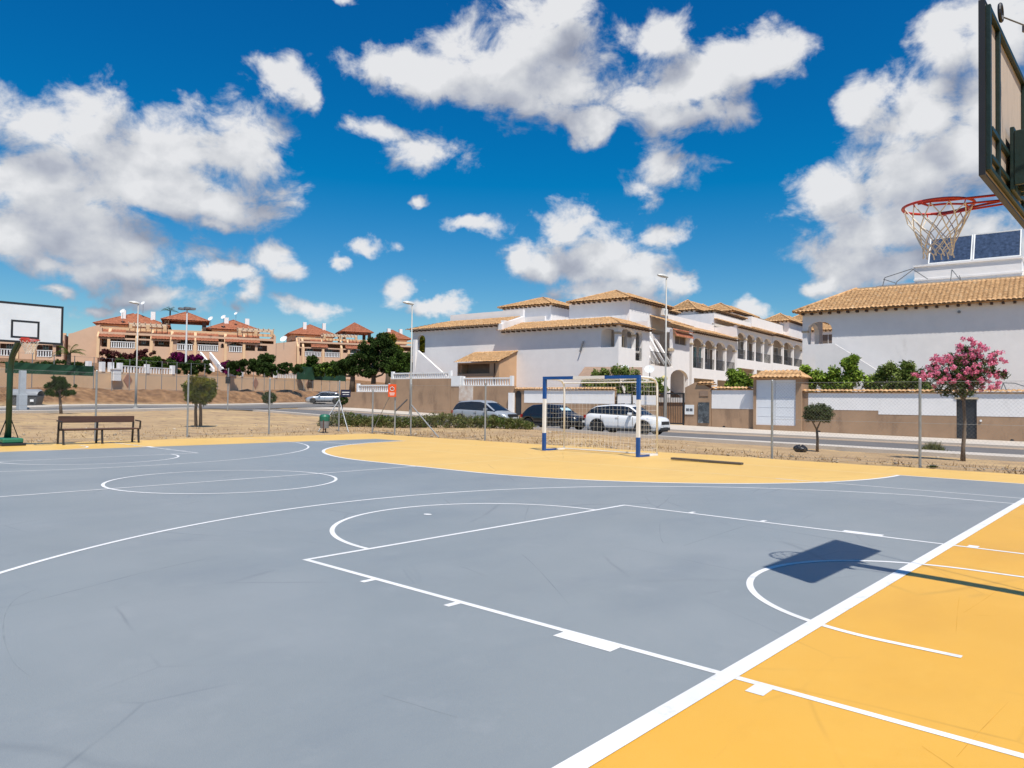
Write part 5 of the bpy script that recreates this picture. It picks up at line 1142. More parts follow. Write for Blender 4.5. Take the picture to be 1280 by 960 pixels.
MB(tf).box(b - .04, uc + .05, VR - .05, VR + .37, zp1 - .16, zp1 - .04).build('capital', M_stone, t)
r = MB(tf); rn_, rs_ = 3.4, 1.75
tile_roof(r, (uE, VR - .5, zeR), (uc + .5, VR - .5, zeR), Vector((0, rn_, 0)), rs_, hip1=3.3, pitch=.25, amp=.065, ns=7, seed=51); tile_roof(r, (uc + .5, VR - .5, zeR), (uc + .5, VR + 9, zeR), Vector((-3.3, 0, 0)), rs_, hip0=rn_, pitch=.27, ns=4, seed=52)
r.tube([(uc + .5, VR - .5, zeR + .07), (uc - 2.8, VR - .5 + rn_, zeR + rs_ + .07)], .11, 8); r.box(uE, uc + .4, VR - .4, VR + .0, zeR - .03, zeR + .01)
ro = r.build('tile_roof', M_tile, t, smooth=True)
rafters(ro, tf, (uE, VR, zeR), (uc + .2, VR, zeR), (0, -1, 0), -.11, .56, w=.13, h=.13, ln=.40)
m = MB(tf); m.box(uE, uc - 2.6, VR + 2.9, VR + 3.15, zeR + .6, zeR + rs_ + .12); m.build('parapet', M_stone, t)
vb_ = VR + 5.5; x0, x1 = ev(1278, vb_), ev(1143, vb_); zk0, zk1 = onv(1210, 356, vb_)[1], .5 * (onv(1150, 334, vb_)[1] + onv(1278, 322, vb_)[1])
m = MB(tf); m.box(x0, x1, vb_, vb_ + 4.5, zeR, zk1).box(x0 - .08, x1 + .08, vb_ - .1, vb_ + 4.6, zk1 + .001, zk1 + .12).box(x0 - .04, x1 + .04, vb_ - .06, vb_ - .001, zk1 - .95, zk1 - .83); m.box(-9, x0 - .3, vb_ + 1, vb_ + 4, zeR, zk1 - .3); m.build('roof_room', M_wh, t)
# stair parapet line against the gable
a = onv(1044, 430, VR - 1.1); b = onv(1112, 472, VR - 1.1); m = MB(tf); m.prism([(a[0] + 1.2, a[1]), (a[0], a[1]), (b[0], b[1]), (b[0] - 2, b[1] - 1.4), (b[0] - 2, -.6), (a[0] + 1.2, -.6)], 0, .2, lambda p, q_, h: (p, VR - 1.2 + h, q_)); m.build('stair_parapet', M_wh, t)
MB(tf).box(ev(1032, VR), ev(1021, VR), VR - .02, VR - .002, onv(1025, 475, VR)[1], onv(1025, 459, VR)[1]).build('window_shutter', M_shut, t)
MB(tf).lathe([(.09, -.05), (.09, 0)], 8, (ev(1199, VR), VR - .02, onv(1199, 390, VR)[1]), 'y').build('wall_vent', M_steel, t)
# solar panels on the roof room
for k, (pl, pr) in enumerate(((1161, 1214), (1217, 1276))):
    uu0, uu1 = ev(pr, vb_ + .4), ev(pl, vb_ + .4); zb_ = zk1 + .2; zt_ = onv(1220, 293, vb_ + 1.3)[1]
    p, f = sthing('solar_panel', ['solar panel on the white roof room partly behind the rope net', 'solar panel on the white roof room right of the rope net'][k], 'solar panel', uu0, vb_ + .4, zb_, 'solar panels on the roof room')
    A, B, Cc, Dd = (uu0, vb_ + .4, zb_), (uu1, vb_ + .4, zb_), (uu1, vb_ + 1.5, zt_), (uu0, vb_ + 1.5, zt_)
    n_ = Vector((0, -.8, .5)).normalized() * .05
    MB(f).hexa([Vector(A), Vector(B), Vector(B) + n_, Vector(A) + n_, Vector(Dd), Vector(Cc), Vector(Cc) + n_, Vector(Dd) + n_]).build('collector', M_panel, p)
    fr = MB(f)
    for a_, b_ in ((A, B), (B, Cc), (Cc, Dd), (Dd, A)): fr.bar(Vector(a_) + n_, Vector(b_) + n_, .07, .08)
    fr.bar(Dd, (uu0, vb_ + 2.1, zb_ - .05), .05, .05).bar(Cc, (uu1, vb_ + 2.1, zb_ - .05), .05, .05); fr.build('panel_frame', M_fr, p)
p, f = sthing('solar_panel', 'low dark roof panel lying left of the white roof room', 'solar panel', ev(1143, VR + 4), VR + 4, zeR + rs_)
zz_ = onv(1120, 357, VR + 4.0)[1]; MB(f).hexa([(ev(1143, VR + 4), VR + 4, zz_ - .1), (ev(1095, VR + 4), VR + 4, zz_ - .1), (ev(1095, VR + 4), VR + 5.2, zz_ + .15), (ev(1143, VR + 4), VR + 5.2, zz_ + .15), (ev(1143, VR + 4), VR + 4, zz_ + .05), (ev(1095, VR + 4), VR + 4, zz_ + .05), (ev(1095, VR + 4), VR + 5.2, zz_ + .3), (ev(1143, VR + 4), VR + 5.2, zz_ + .3)]).build('collector', M_panel, p)
p, f = sthing('roof_pergola', 'thin grey metal pergola frame on the long roof beside the solar panels', 'pergola', ev(1103, VR + 3.4), VR + 3.4, zeR + rs_)
q = MB(f); vq = VR + 3.6; g_ = lambda px, py, v=vq: (ev(px, v), v, onv(px, py, v)[1])
for A, B in (((1102, 362), (1106, 347)), ((1119, 358), (1121, 352)), ((1106, 347), (1140, 336)), ((1121, 352), (1144, 335)), ((1104, 349), (1120, 354)), ((1140, 336), (1160, 349)), ((1188, 354), (1190, 337)), ((1202, 352), (1199, 344)), ((1190, 337), (1202, 352))): q.bar(g_(*A), g_(*B), .05, .05)
q.build('frame', M_steel, p)
p, f = sthing('garden_canopy', 'thin metal frame of a garden canopy behind the oleander wall', 'canopy frame', ev(1240, 48), 48, 1.5)
q = MB(f); g_ = lambda px, py, v=48: (ev(px, v), v, onv(px, py, v)[1])
for A, B in (((1236, 478), (1268, 479)), ((1268, 479), (1284, 484)), ((1250, 490), (1254, 479)), ((1259, 490), (1254, 479)), ((1236, 478), (1236, 492)), ((1284, 484), (1284, 495))): q.bar(g_(*A), g_(*B), .045, .045)
q.build('frame', M_steel, p)

for k, (px, py, v, r, lb) in enumerate(((781, 461, 49, .32, 'white satellite dish standing below the corner house porch'), (812, 462, 49.5, .36, 'white satellite dish beside the stepped terrace house'))):
    u_, z_ = onv(px, py, v); dish('d', lb, W(u_, v, z_ - .9), AIM, r, .9)
u_, z_ = onv(830.5, 477, 47.5); p = thing('globe_lamp', 'pale yellow globe lamp on a thin pole inside the barred gate', 'lamp', W(u_, 47.5, 0)); MB().lathe([(.001, -.22), (.12, -.19), (.2, -.08), (.22, 0), (.2, .1), (.12, .19), (.001, .22)], 14, (0, 0, z_ + .22)).build('globe', mat('yellow_globe', (.75, .62, .25), .3, .04), p, smooth=True); MB().tube([(0, 0, -.3), (0, 0, z_)], .035, 8).build('pole', M_steel, p)

# ------------------------------------------------------------------ salmon apartment blocks on the hill
WD = (RT * .918 + FW * .397); WD.z = 0; WD.normalize(); WANG = math.atan2(WD.y, WD.x); ED = Vector((-WD.y, WD.x, 0))
class Blk:
    """salmon block; local x runs along the front, y goes back, z up from the datum"""
    def __init__(s, px, D): p = at(px, 480, D); s.o = Vector((p.x, p.y, 0))
    def X(s, px, py=430, y=0.):   # local x and z where a sight line meets the plane at depth y
        q = sight(px, py); P0 = s.o + ED * y; t_ = (P0 - CAM).dot(ED) / q.dot(ED); p = CAM + q * t_; return (p - s.o).dot(WD), p.z
def salmon_block(label, px0, D, S, feat, x1, seed=0, gz=5.2):
    """S scales the storey heights; feat lists what the front shows"""
    B = Blk(px0, D); t = thing('apartment_block', label, 'apartment block', (B.o.x, B.o.y, gz), WANG); tf = lambda p: Vector((p[0], p[1], p[2] - gz)); F = lambda p, d, z: (p, d, z)
    z1f, zle, zter, zpe = feat['floor1'], feat['leanto'], feat['terrace'], feat['pent']
    dep = 15.; m = MB(tf); ops = feat['ops1']
    facade(m, 0, x1, z1f, zle - .02, ops, .35, F)
    facade(m, 0, x1, gz - 2, z1f - .001, [(a, b, gz - .2, gz + 1.9, r) for a, b, r in feat['ops0']], .35, F)
    m.box(0, .35, .351, dep, gz - 2, zter + .1).box(x1 - .35, x1, .351, dep, gz - 2, zter).box(.351, x1 - .351, .36, dep, zter - .9, zter - .55)
    m.prism([(.36, zle), (dep * .45, zle), (dep * .45, zter + .6), (3.2, zter + .35)], -.0, .34, lambda a, b, h: (h, a, b)) if feat.get('gable') else None
    m.build('wall', M_pink, t)
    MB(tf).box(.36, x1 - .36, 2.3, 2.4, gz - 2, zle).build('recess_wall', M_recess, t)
    pr = MB(tf); facade(pr, .0, x1, zter - .1, zter + .35, [], .3, lambda p, d, z: (p, 1.9 + d, z)); pr.build('terrace_parapet', M_orng, t)
    if feat.get('wing'):
        w = MB(tf); w.prism(feat['wing'], 0.9, dep, lambda a, b, h: (a, h, b)); w.build('gable_wing', M_pink, t)
    for a, b in feat['leans']: tile_roof(MB(tf), (a, -.35, zle), (b, -.35, zle), Vector((0, 2.2, 0)), zter - zle - .05, pitch=.4, ns=3, amp=.07, seed=seed).build('lean_to_roof', M_rtile, t, smooth=True)
    for x in feat['piers']: MB(tf).hexa([(x - .2, -.55, z1f - 1.6), (x + .2, -.55, z1f - 1.6), (x + .2, -.002, z1f - 1.6), (x - .2, -.002, z1f - 1.6), (x - .2, -.18, zle + .05), (x + .2, -.18, zle + .05), (x + .2, 1.8, zter + .1), (x - .2, 1.8, zter + .1)]).build('pier', M_orng, t)
    for a, b, *_r in ops:
        if _r[0] < z1f + .2 and b - a > 1.2: balustrade(MB(tf), a, b, F, z1f + .02, z1f + 1.0, step=.3, w=.14).build('balustrade', M_bal, t)
    for k, (a, b, z0, z1_, rr_) in enumerate(ops): window(t, tf, lambda p, d, z: (p, 2.15 + d, z), a + (b - a) * .2, a + (b - a) * .6, z1f + .9, z1f + 2.1, d=0)
    for a, b in feat['pergolas']:     # pergola of pale beams over the terrace or balcony
        q = MB(tf); zz = zpe - .1; n = max(3, int((b - a) / .7))
        q.box(a, b, .25, .45, zz - .25, zz); q.box(a, b, 3.2, 3.4, zz - .25, zz)
        for i in range(n + 1): x = a + (b - a) * i / n; q.box(x - .06, x + .06, -.2, 3.6, zz + .002, zz + .12)
        q.build('pergola', mat('pale_pergola_beam', (.66, .52, .38), .85, .08), t)
        for x in (a + .25, (a + b) / 2, b - .25): MB(tf).box(x - .25, x + .25, .2, .7, zter + .1, zz - .25).build('pergola_post', M_orng, t)
    for a, b, y0, rise in feat['hips']:
        MB(tf).box(a + .4, b - .4, y0, y0 + 9, zter, zpe).build('penthouse_wall', M_pink, t)
        window(t, tf, lambda p, d, z, y0=y0: (p, y0 + d, z), a + 1.2, a + 3.0, zter + .35, zpe - .3, d=-.06); window(t, tf, lambda p, d, z, y0=y0: (p, y0 + d, z), b - 4.2, b - 2.0, zter + .2, zpe - .3, d=-.06)
        hip_roof(t, tf, a, b, y0 - .6, y0 + 9, zpe, rise, M_rtile, ov=.5, pitch=.42, ns=3, raf=False, seed=seed + 1)
        for cx in (a + (b - a) * .35, b - (b - a) * .22):
            c_ = MB(tf).box(cx - .35, cx + .35, y0 + 1.5, y0 + 2.2, zpe, zpe + rise + .25); c_.build('chimney', M_wh, t)
    for a, b, y0, ze_, rise in feat['gaz']:
        hip_roof(t, tf, a, b, y0, y0 + (b - a), ze_, rise, M_rtile, ov=.5, pitch=.42, ns=3, raf=False, seed=seed + 2, name='gazebo_roof')
        Mgz = mat('dark_gazebo_post', (.10, .06, .045), .8, .15)
        for x in (a + .3, b - .3):
            for y in (y0 + .3, y0 + (b - a) - .3): MB(tf).box(x - .3, x + .3, y - .3, y + .3, zter - .3, ze_ - .05).build('gazebo_post', Mgz, t)
        MB(tf).box(a + .61, b - .61, y0 + .25, y0 + .5, zter - .5, zter + .5).build('gazebo_parapet', Mgz, t)
        MB(tf).box(a + .01, a + .7, y0 + .0, y0 + .6, zter - .6, ze_ - .06).build('gazebo_pier', M_orng, t); MB(tf).box(b - .7, b - .01, y0 - .0, y0 + .6, zter - .6, zter + 1.0).build('gazebo_pier', M_orng, t)
    if feat.get('stair'):
        a, za_, b, zb_ = feat['stair']; q = MB(tf)
        for o_ in (0, 1.4): q.hexa([(a + o_, -.4 - .0, za_ - .9), (a + o_ + .25, -.4, za_ - .9), (b + o_ + .25, -4.5, zb_ - .9), (b + o_, -4.5, zb_ - .9), (a + o_, -.4, za_), (a + o_ + .25, -.4, za_), (b + o_ + .25, -4.5, zb_), (b + o_, -4.5, zb_)])
        q.build('outside_stair', M_wh, t)
    return t, tf, B
B1 = Blk(122, 112); X = lambda px: B1.X(px)[0]; Zf = lambda px, py, y=0.: B1.X(px, py, y)[1]
x1 = X(345)
f1 = dict(wing=[(X(84), 3.0), (-.002, 3.0), (-.002, Zf(120, 405.5, .9)), (X(110), Zf(110, 409, .9)), (X(90), Zf(90, 416, .9)), (X(84), Zf(84, 417, .9))], floor1=Zf(220, 437.5), leanto=Zf(220, 425), terrace=Zf(230, 415.5, 1.9), pent=Zf(160, 404.5, 3.), gable=True,
    ops1=[(X(125), X(134), Zf(220, 437.5) + .1, Zf(220, 427), 0), (X(138), X(169), Zf(220, 437.5) + .1, Zf(220, 427), 0), (X(173), X(187), Zf(220, 434), Zf(220, 427), 0), (X(193), X(212), Zf(220, 434), Zf(220, 427), 0), (X(221), X(241), Zf(220, 437.5) + .1, Zf(220, 429.5), .6), (X(247), X(273), Zf(220, 437.5), Zf(220, 427), 0), (X(276), X(280), Zf(220, 437.5) + .6, Zf(220, 430), .4), (X(286), X(303), Zf(220, 437.5) + .1, Zf(220, 430), .6), (X(307), X(319), Zf(220, 435), Zf(220, 427.5), 0), (X(322), X(334), Zf(220, 435), Zf(220, 427.5), 0)],
    ops0=[(X(140), X(168), 0), (X(195), X(210), .5), (X(222), X(240), .5), (X(286), X(304), .5)],
    leans=[(X(123), X(156)), (X(189), X(212)), (X(214), X(243)), (X(245), X(273)), (X(281), X(304)), (X(304), X(325))], piers=[X(122.8), X(136), X(171), X(189.5), X(214.5), X(244), X(282), X(305)],
    pergolas=[(X(160), X(208)), (X(297), X(342))], hips=[(X(115), X(207), 6., 2.3), (X(262), X(326), 6., 2.0)], gaz=[(X(203), X(258), 5.5, Zf(230, 401, 6), 1.7)], stair=(X(250), Zf(252, 440), X(266), Zf(270, 462)))
t, tf, _b = salmon_block('salmon apartment block with red hip roofs and an open roof gazebo beyond the bench', 122, 112, 1, f1, x1, 60, gz=5.0)
f2 = dict(f1); B2 = Blk(372, 150); X = lambda px: B2.X(px)[0]; Zf = lambda px, py, y=0.: B2.X(px, py, y)[1]; x2 = X(492); zz1 = Zf(400, 446)
f2 = dict(wing=[(X(346), 4.5), (-.002, 4.5), (-.002, Zf(385, 427, .9)), (X(346), Zf(346, 429, .9))], floor1=zz1, leanto=Zf(400, 434.5), terrace=Zf(400, 424.5, 1.9), pent=Zf(400, 418, 3), gable=True,
    ops1=[(X(373), X(377), zz1 + .1, Zf(400, 436), 0), (X(381), X(402), zz1 + .1, Zf(400, 436), 0), (X(406), X(425), zz1 + .1, Zf(400, 436), 0), (X(429), X(434), zz1 + 1, Zf(400, 436), 0), (X(438), X(455), zz1 + .1, Zf(400, 438), .6)], ops0=[(X(385), X(402), 0)],
    leans=[(X(389), X(410)), (X(432), X(450)), (X(452), X(470))], piers=[X(372.5), X(379), X(404), X(427), X(436)], pergolas=[(X(404), X(447))], hips=[(X(366), X(425), 6., 2.6), (X(484), X(520), 6., 2.2)], gaz=[(X(434), X(470), 5., Zf(450, 416, 6), 2.3)])
salmon_block('salmon apartment block with gazebo roof rising behind the dark trees', 372, 150, 1, f2, x2 + 14, 70, gz=6.5)
B3 = Blk(-70, 104); X = lambda px: B3.X(px)[0]; Zf = lambda px, py, y=0.: B3.X(px, py, y)[1]; zz1 = Zf(50, 446); x3 = X(80)
f3 = dict(floor1=zz1, leanto=Zf(50, 428), terrace=Zf(50, 418, 1.9), pent=Zf(50, 408, 3), gable=False, ops1=[(X(-40), X(-10), zz1 + .1, Zf(50, 431), 0), (X(0), X(18), zz1 + .1, Zf(50, 431), 0), (X(46), X(66), zz1 + .1, Zf(50, 431), 0), (X(70), X(77), zz1 + .1, Zf(50, 431), 0)], ops0=[(X(0), X(18), 0)],
    leans=[(X(-40), X(-5)), (X(66), X(79))], piers=[X(-8), X(22), X(43)], pergolas=[(X(-40), X(0))], hips=[(X(-50), X(10), 6., 2.2)], gaz=[])
salmon_block('salmon apartment block half hidden behind the white backboard', -70, 104, 1, f3, x3, 80, gz=4.8)
for k, (px, py, D, r, lb) in enumerate(((153.5, 389, 118, .42, 'white satellite dish on the chimney of the nearest salmon roof'), (179, 379, 122, .36, 'white satellite dish on the ridge right of the nearest lamp head'), (263.5, 398.5, 118, .42, 'white satellite dish at the right eave of the roof gazebo'), (279.5, 396.5, 124, .42, 'white satellite dish on the tall chimney of the second hip roof'), (355, 424, 120, .6, 'white satellite dish on the flat roof between the salmon blocks'), (295, 392, 126, .3, 'small white dish on a mast above the second hip roof'))):
    p = at(px, py, D); dish('d', lb, p - Vector((0, 0, 1.6)), AIM, r, 1.6)
# --- tan boundary wall, railing, tall fence and screens on top of the bank
def bank(de, tt): u, v = 62.3 + .287 * tt + .958 * de, 23.2 + .958 * tt - .287 * de; return W(u, v)
def bank_t(px, de):
    q = sight(px, 480); P0 = bank(de, 0); n = Vector((WE.x, WE.y, 0)); k = (P0 - CAM).dot(n) / q.dot(n); p = CAM + q * k; return (p - P0).dot(WT), k
WT = (SU * .287 + SN * .958).normalized(); WE = (SU * .958 - SN * .287).normalized(); ABANK = math.atan2(WT.y, WT.x)
def bfr(de): return lambda p, d, z: (p, d, z)
t0 = bank_t(-60, 9.5)[0]; t1, _q2 = bank_t(436, 9.5)
P0 = bank(9.5, t0); t = thing('boundary_wall', 'long tan wall with diamond ornaments on top of the reddish bank', 'wall', (P0.x, P0.y, 0), ABANK)
Lw = t1 - t0; zbk = lambda tt: tz(*bank(9.5, tt)[:2]); m = MB()
n = 24
for k in range(n):
    a, b = Lw * k / n, Lw * (k + 1) / n; za_, zb_ = zbk(t0 + a), zbk(t0 + b); m.hexa([(a, -.15, za_ - .5), (b, -.15, zb_ - .5), (b, .15, zb_ - .5), (a, .15, za_ - .5), (a, -.15, za_ + 1.75), (b, -.15, zb_ + 1.75), (b, .15, zb_ + 1.75), (a, .15, za_ + 1.75)])
m.build('wall_body', mat('sandy_wall_render', (.66, .45, .275), .9, .07, .6, stain=((.45, .29, .17), .7, .57, .5, (1, 1, .5))), t)
q = MB()
for px in (158, 318, 384):
    tt = bank_t(px, 9.5)[0] - t0; z = zbk(t0 + tt) + 1.0
    q.prism([(tt - .55, z), (tt, z - .75), (tt + .55, z), (tt, z + .75)], 0, .04, lambda a, b, h: (a, -.155 - h, b))
q.build('diamond_ornament', mat('faded_red_ornament', (.36, .19, .13), .9, .1), t)
q = MB()
for pa_, pb_ in ((152, 215), (344, 395)):
    a, b = bank_t(pa_, 9.5)[0] - t0, bank_t(pb_, 9.5)[0] - t0; zz = zbk(t0 + a) + 1.75; n = int((b - a) / .35); q.box(a, b, -.05, .05, zz + .62, zz + .7)
    for k in range(n + 1): x = a + (b - a) * k / n; q.box(x - .07, x + .07, -.035, .035, zz, zz + .619)
for px in (110, 127, 138, 149, 183, 215, 286, 292, 301, 344): a = bank_t(px, 9.5)[0] - t0; zz = zbk(t0 + a) + 1.75; q.box(a - .2, a + .2, -.2, .2, zz, zz + .95)
q.build('white_railing', M_bal, t)
a, b = bank_t(139, 9.2)[0], bank_t(148, 9.2)[0]; P1 = bank(9.1, a); t = thing('utility_box', 'white utility box against the tan wall left of the lamp pole', 'utility box', (P1.x, P1.y, tz(P1.x, P1.y) + .9), ABANK); MB().box(0, b - a, -.25, .15, 0, 1.1).box(-.08, b - a + .08, -.3, .2, 1.1, 1.2).build('cabinet', M_fr, t)
# tall fence on the crest
tA, tB = bank_t(-20, 6.5)[0], bank_t(432, 6.5)[0]; P0 = bank(6.5, tA); t = thing('sports_fence', 'tall dark fence with green windscreens along the top of the bank', 'fence', (P0.x, P0.y, 0), ABANK)
n = 26
for k in range(n + 1):
    x = (tB - tA) * k / n; z = tz(*bank(6.5, tA + x)[:2]); MB().tube([(x, 0, z - .2), (x, 0, z + 3.0)], .035, 6).build('fence_post', M_steel, t)
w = MB()
for zz in (.1, 1.5, 2.95): w.tube([((tB - tA) * k / n, 0, tz(*bank(6.5, tA + (tB - tA) * k / n)[:2]) + zz) for k in range(n + 1)], .009, 4)
w.build('fence_rail', M_steel, t)
Msc = mat('green_windscreen', (.012, .06, .028), .9, .15, 2.)
for pa_, pb_, zlo_, zhi_ in ((5, 116, 1.25, 2.15), (370, 432, 1.6, 3.3)):
    a, b = bank_t(pa_, 6.5)[0] - tA, bank_t(pb_, 6.5)[0] - tA; za_, zb_ = tz(*bank(6.5, tA + a)[:2]), tz(*bank(6.5, tA + b)[:2]); n_ = 14; g = random.Random(3)
    MB().grid([[(a + (b - a) * k / n_, -.06 + g.uniform(-.05, .05), za_ + (zb_ - za_) * k / n_ + h) for k in range(n_ + 1)] for h in (zlo_, .5 * (zlo_ + zhi_), zhi_)]).build('windscreen', Msc, t)
# ------------------------------------------------------------------ vegetation
def leafm(name, c, isl=.5, tr=.25): return mat(name, c, .85, .15, 3., island=isl, trans=tr, spec=.06)
L_dark = leafm('dark_green_leaf', (.042, .070, .018)); L_mid = leafm('mid_green_leaf', (.068, .115, .022)); L_lime = leafm('fresh_green_leaf', (.26, .36, .055)); L_olive = leafm('olive_leaf', (.066, .092, .030))
L_pine = leafm('pine_needle', (.034, .066, .010)); L_yel = leafm('yellow_green_leaf', (.17, .155, .018)); L_hedge = leafm('dry_hedge_leaf', (.155, .155, .055)); L_ygr = leafm('olive_yellow_needle', (.095, .11, .016)); L_grey = leafm('grey_olive_leaf', (.085, .105, .045)); L_bush = leafm('sunny_olive_leaf', (.20, .25, .065)); L_bou = leafm('magenta_bract', (.17, .012, .085)); L_red = leafm('dull_red_leaf', (.10, .030, .030))
L_pinkf = leafm('pink_oleander_flower', (.78, .26, .38), .35, .35)
M_bark = mat('grey_brown_bark', (.16, .12, .085), .95, .25, 6., bump=.6, bscale=30., stretch=(3, 3, .6))
def plant(name, label, cat, p, group=None): return thing(name, label, cat, p, 0, group)
def crown(t, centres, n, spread, size, m, seed, name='crown', aspect=.5):
    V_, F_ = leaves(centres, n, spread, size, seed, aspect=aspect); return fastmesh(name, V_, F_, m, t)
def limbs(t, segs, m=M_bark, name='trunk'):
    b = MB()
    for pts, r0, r1 in segs:
        n = len(pts); b.tube(pts, [r0 + (r1 - r0) * k / (n - 1) for k in range(n)], 8)
    return b.build(name, m, t, smooth=True)
def scale_at(D): return D / FPX
# small pine with clouded clumps
D = 45; s = scale_at(D); p = at(76.5, 517.5, D); p.z = tz(p.x, p.y); t = plant('pine_tree', 'small dark pine with clumped crown between the dumpster and the bench', 'tree', p)
q = lambda px, py, dy=0.: at(px, py, D) - p + FW * dy
limbs(t, [([(0, 0, -.1), q(75.5, 505), q(74.5, 494), q(74, 484)], .10, .05), ([q(75, 497), q(65, 490)], .04, .02), ([q(75, 498), q(84, 492)], .04, .02), ([q(74.5, 490), q(86, 484)], .03, .015), ([q(74.5, 491), q(62, 482)], .03, .015)])
cs = []; g = random.Random(1)
for px, py, r in ((75, 475, 9), (80, 473, 6), (70, 478, 7), (84, 480, 7), (88, 482, 5), (63, 480, 6), (60, 483, 4), (66, 490, 6), (60, 492, 5), (72, 492, 6), (85, 492, 5), (89, 491, 3), (77, 486, 7)):
    for k in range(6): a = g.uniform(0, 6.3); rr = r * g.random() ** .5; cs.append(q(75.5 + .84 * (px + .8 * rr * math.cos(a) - 75.5), 484 + .95 * (py + rr * .5 * math.sin(a) - 484), g.uniform(-.45, .45)))
crown(t, cs, 8500, np.full(len(cs), .13), .17, L_pine, 3, aspect=.22)
# two-stemmed yellowish tree
D = 34; p = at(247.5, 533, D); p.z = tz(p.x, p.y); t = plant('tree', 'small yellowish green tree on two straight trunks behind the thin fence post', 'tree', p)
q = lambda px, py, dy=0.: at(px, py, D) - p + FW * dy
limbs(t, [([q(245, 533), q(244.5, 515), q(245, 500), q(246, 488)], .075, .045), ([q(249.5, 533, .1), q(249.8, 515, .1), q(250, 500), q(251, 486)], .08, .045), ([q(246, 502), q(238, 490)], .03, .015), ([q(250, 502), q(262, 488)], .03, .015), ([q(249, 492), q(251, 474)], .03, .015)])
cs = []; ye = []
for k in range(150):
    a = g.uniform(0, 6.3); rr = g.random() ** .5; px = 249.5 + 15.5 * rr * math.cos(a); py = 488 + 16 * rr * math.sin(a)
    if py > 500 and abs(px - 249) > 13: continue
    c_ = q(px, py, g.uniform(-.6, .6)); (ye if py < 480 or g.random() < .25 else cs).append(c_)
crown(t, cs, 4600, np.full(len(cs), .15), .17, L_ygr, 5, aspect=.3); crown(t, ye, 3200, np.full(len(ye), .16), .16, L_yel, 6, aspect=.3)
# clipped round shrubs by the road
for px, py, r, D, lb in ((336.5, 497.5, 8., 50, 'round clipped shrub standing at the near road edge'), (428, 500, 6.5, 60, 'round dark shrub beside the navy sign and the silver car')):
    c = at(px, py, D); R_ = r * scale_at(D); g0 = tz(c.x, c.y); t = plant('shrub', lb, 'shrub', (c.x, c.y, g0)); h = c.z - g0
    limbs(t, [([(0, 0, -.1), (0, 0, max(.1, h - R_ * .5))], .05, .04)], name='stem')
    crown(t, shell(60, R_, R_, R_ * .85, (0, 0, h), 4, .6), 2600, np.full(60, R_ * .3), R_ * .22, L_dark, 7)
# round topped little tree by the right road
D = 26; p = at(1021.5, 564, D); p.z = tz(p.x, p.y); t = plant('tree', 'little round topped tree with forked stem in front of the long tiled wall', 'tree', p)
q = lambda px, py, dy=0.: at(px, py, D) - p + FW * dy
limbs(t, [([q(1021.5, 565), q(1022, 550), q(1021, 537)], .055, .04), ([q(1021, 537), q(1016, 528), q(1012, 520)], .032, .015), ([q(1021, 537), q(1025, 528), q(1029, 520)], .032, .015)])
c = q(1023, 517.5); cs = shell(320, .50, .48, .36, c, 9, .3, -.75); crown(t, cs, 12000, np.full(320, .085), .055, L_grey, 8, aspect=.4)
# oleander in bloom
D = 24; p = at(1205, 577, D); p.z = tz(p.x, p.y) - .02; t = plant('oleander_tree', 'flowering oleander tree with pink blossom and a slim double trunk', 'tree', p)
q = lambda px, py, dy=0.: at(px, py, D) - p + FW * dy
limbs(t, [([q(1202.5, 578), q(1204, 556), q(1206, 530), q(1205, 505), q(1204, 490)], .058, .045), ([q(1207.5, 578, .1), q(1207, 560, .1), q(1206.5, 540)], .05, .04), ([q(1204, 500), q(1196, 488), q(1182, 478), q(1165, 470)], .045, .015), ([q(1204, 498), q(1205, 480), q(1210, 458), q(1214, 440)], .045, .015), ([q(1204, 500), q(1214, 486), q(1228, 474), q(1236, 466)], .04, .012), ([q(1196, 488), q(1190, 470), q(1185, 458)], .03, .012), ([q(1206, 472), q(1225, 455), q(1238, 444)], .03, .01), ([q(1205, 490), q(1212, 490), q(1222, 486)], .025, .01)])
leafc = []; flow = []
for px, py, r, k in ((1200, 470, 17, 9), (1190, 480, 14, 8), (1215, 465, 16, 8), (1205, 485, 12, 8), (1225, 470, 13, 5), (1175, 470, 16, 5), (1160, 468, 11, 3), (1195, 455, 12, 4), (1215, 445, 14, 4), (1232, 448, 10, 3), (1240, 468, 7, 2), (1205, 440, 11, 3)):
    for j in range(k * 2): a = g.uniform(0, 6.3); rr = r * g.random() ** .5; leafc.append(q(px + rr * math.cos(a), py + rr * math.sin(a), g.uniform(-.5, .5)))
for px, py, r, k in ((1215, 435, 14, 16), (1200, 443, 12, 12), (1230, 443, 13, 14), (1240, 447, 8, 8), (1200, 458, 14, 14), (1210, 456, 12, 10), (1170, 462, 14, 18), (1160, 468, 10, 12), (1147, 470, 5, 6), (1178, 472, 12, 12), (1168, 446, 7, 8), (1185, 453, 6, 6), (1212, 470, 15, 14), (1222, 466, 11, 10), (1230, 478, 8, 8), (1232, 484, 5, 5), (1243, 468, 7, 9), (1195, 470, 10, 7), (1208, 480, 8, 6)):
    for j in range(k): a = g.uniform(0, 6.3); rr = r * g.random() ** .5; flow.append(q(px + rr * math.cos(a), py + rr * math.sin(a), g.uniform(-.6, .45) - .06))
crown(t, leafc, 5200, np.full(len(leafc), .14), .15, L_olive, 11, aspect=.2); crown(t, flow, 7600, np.full(len(flow), .085), .055, L_pinkf, 12, name='blossoms', aspect=.9)
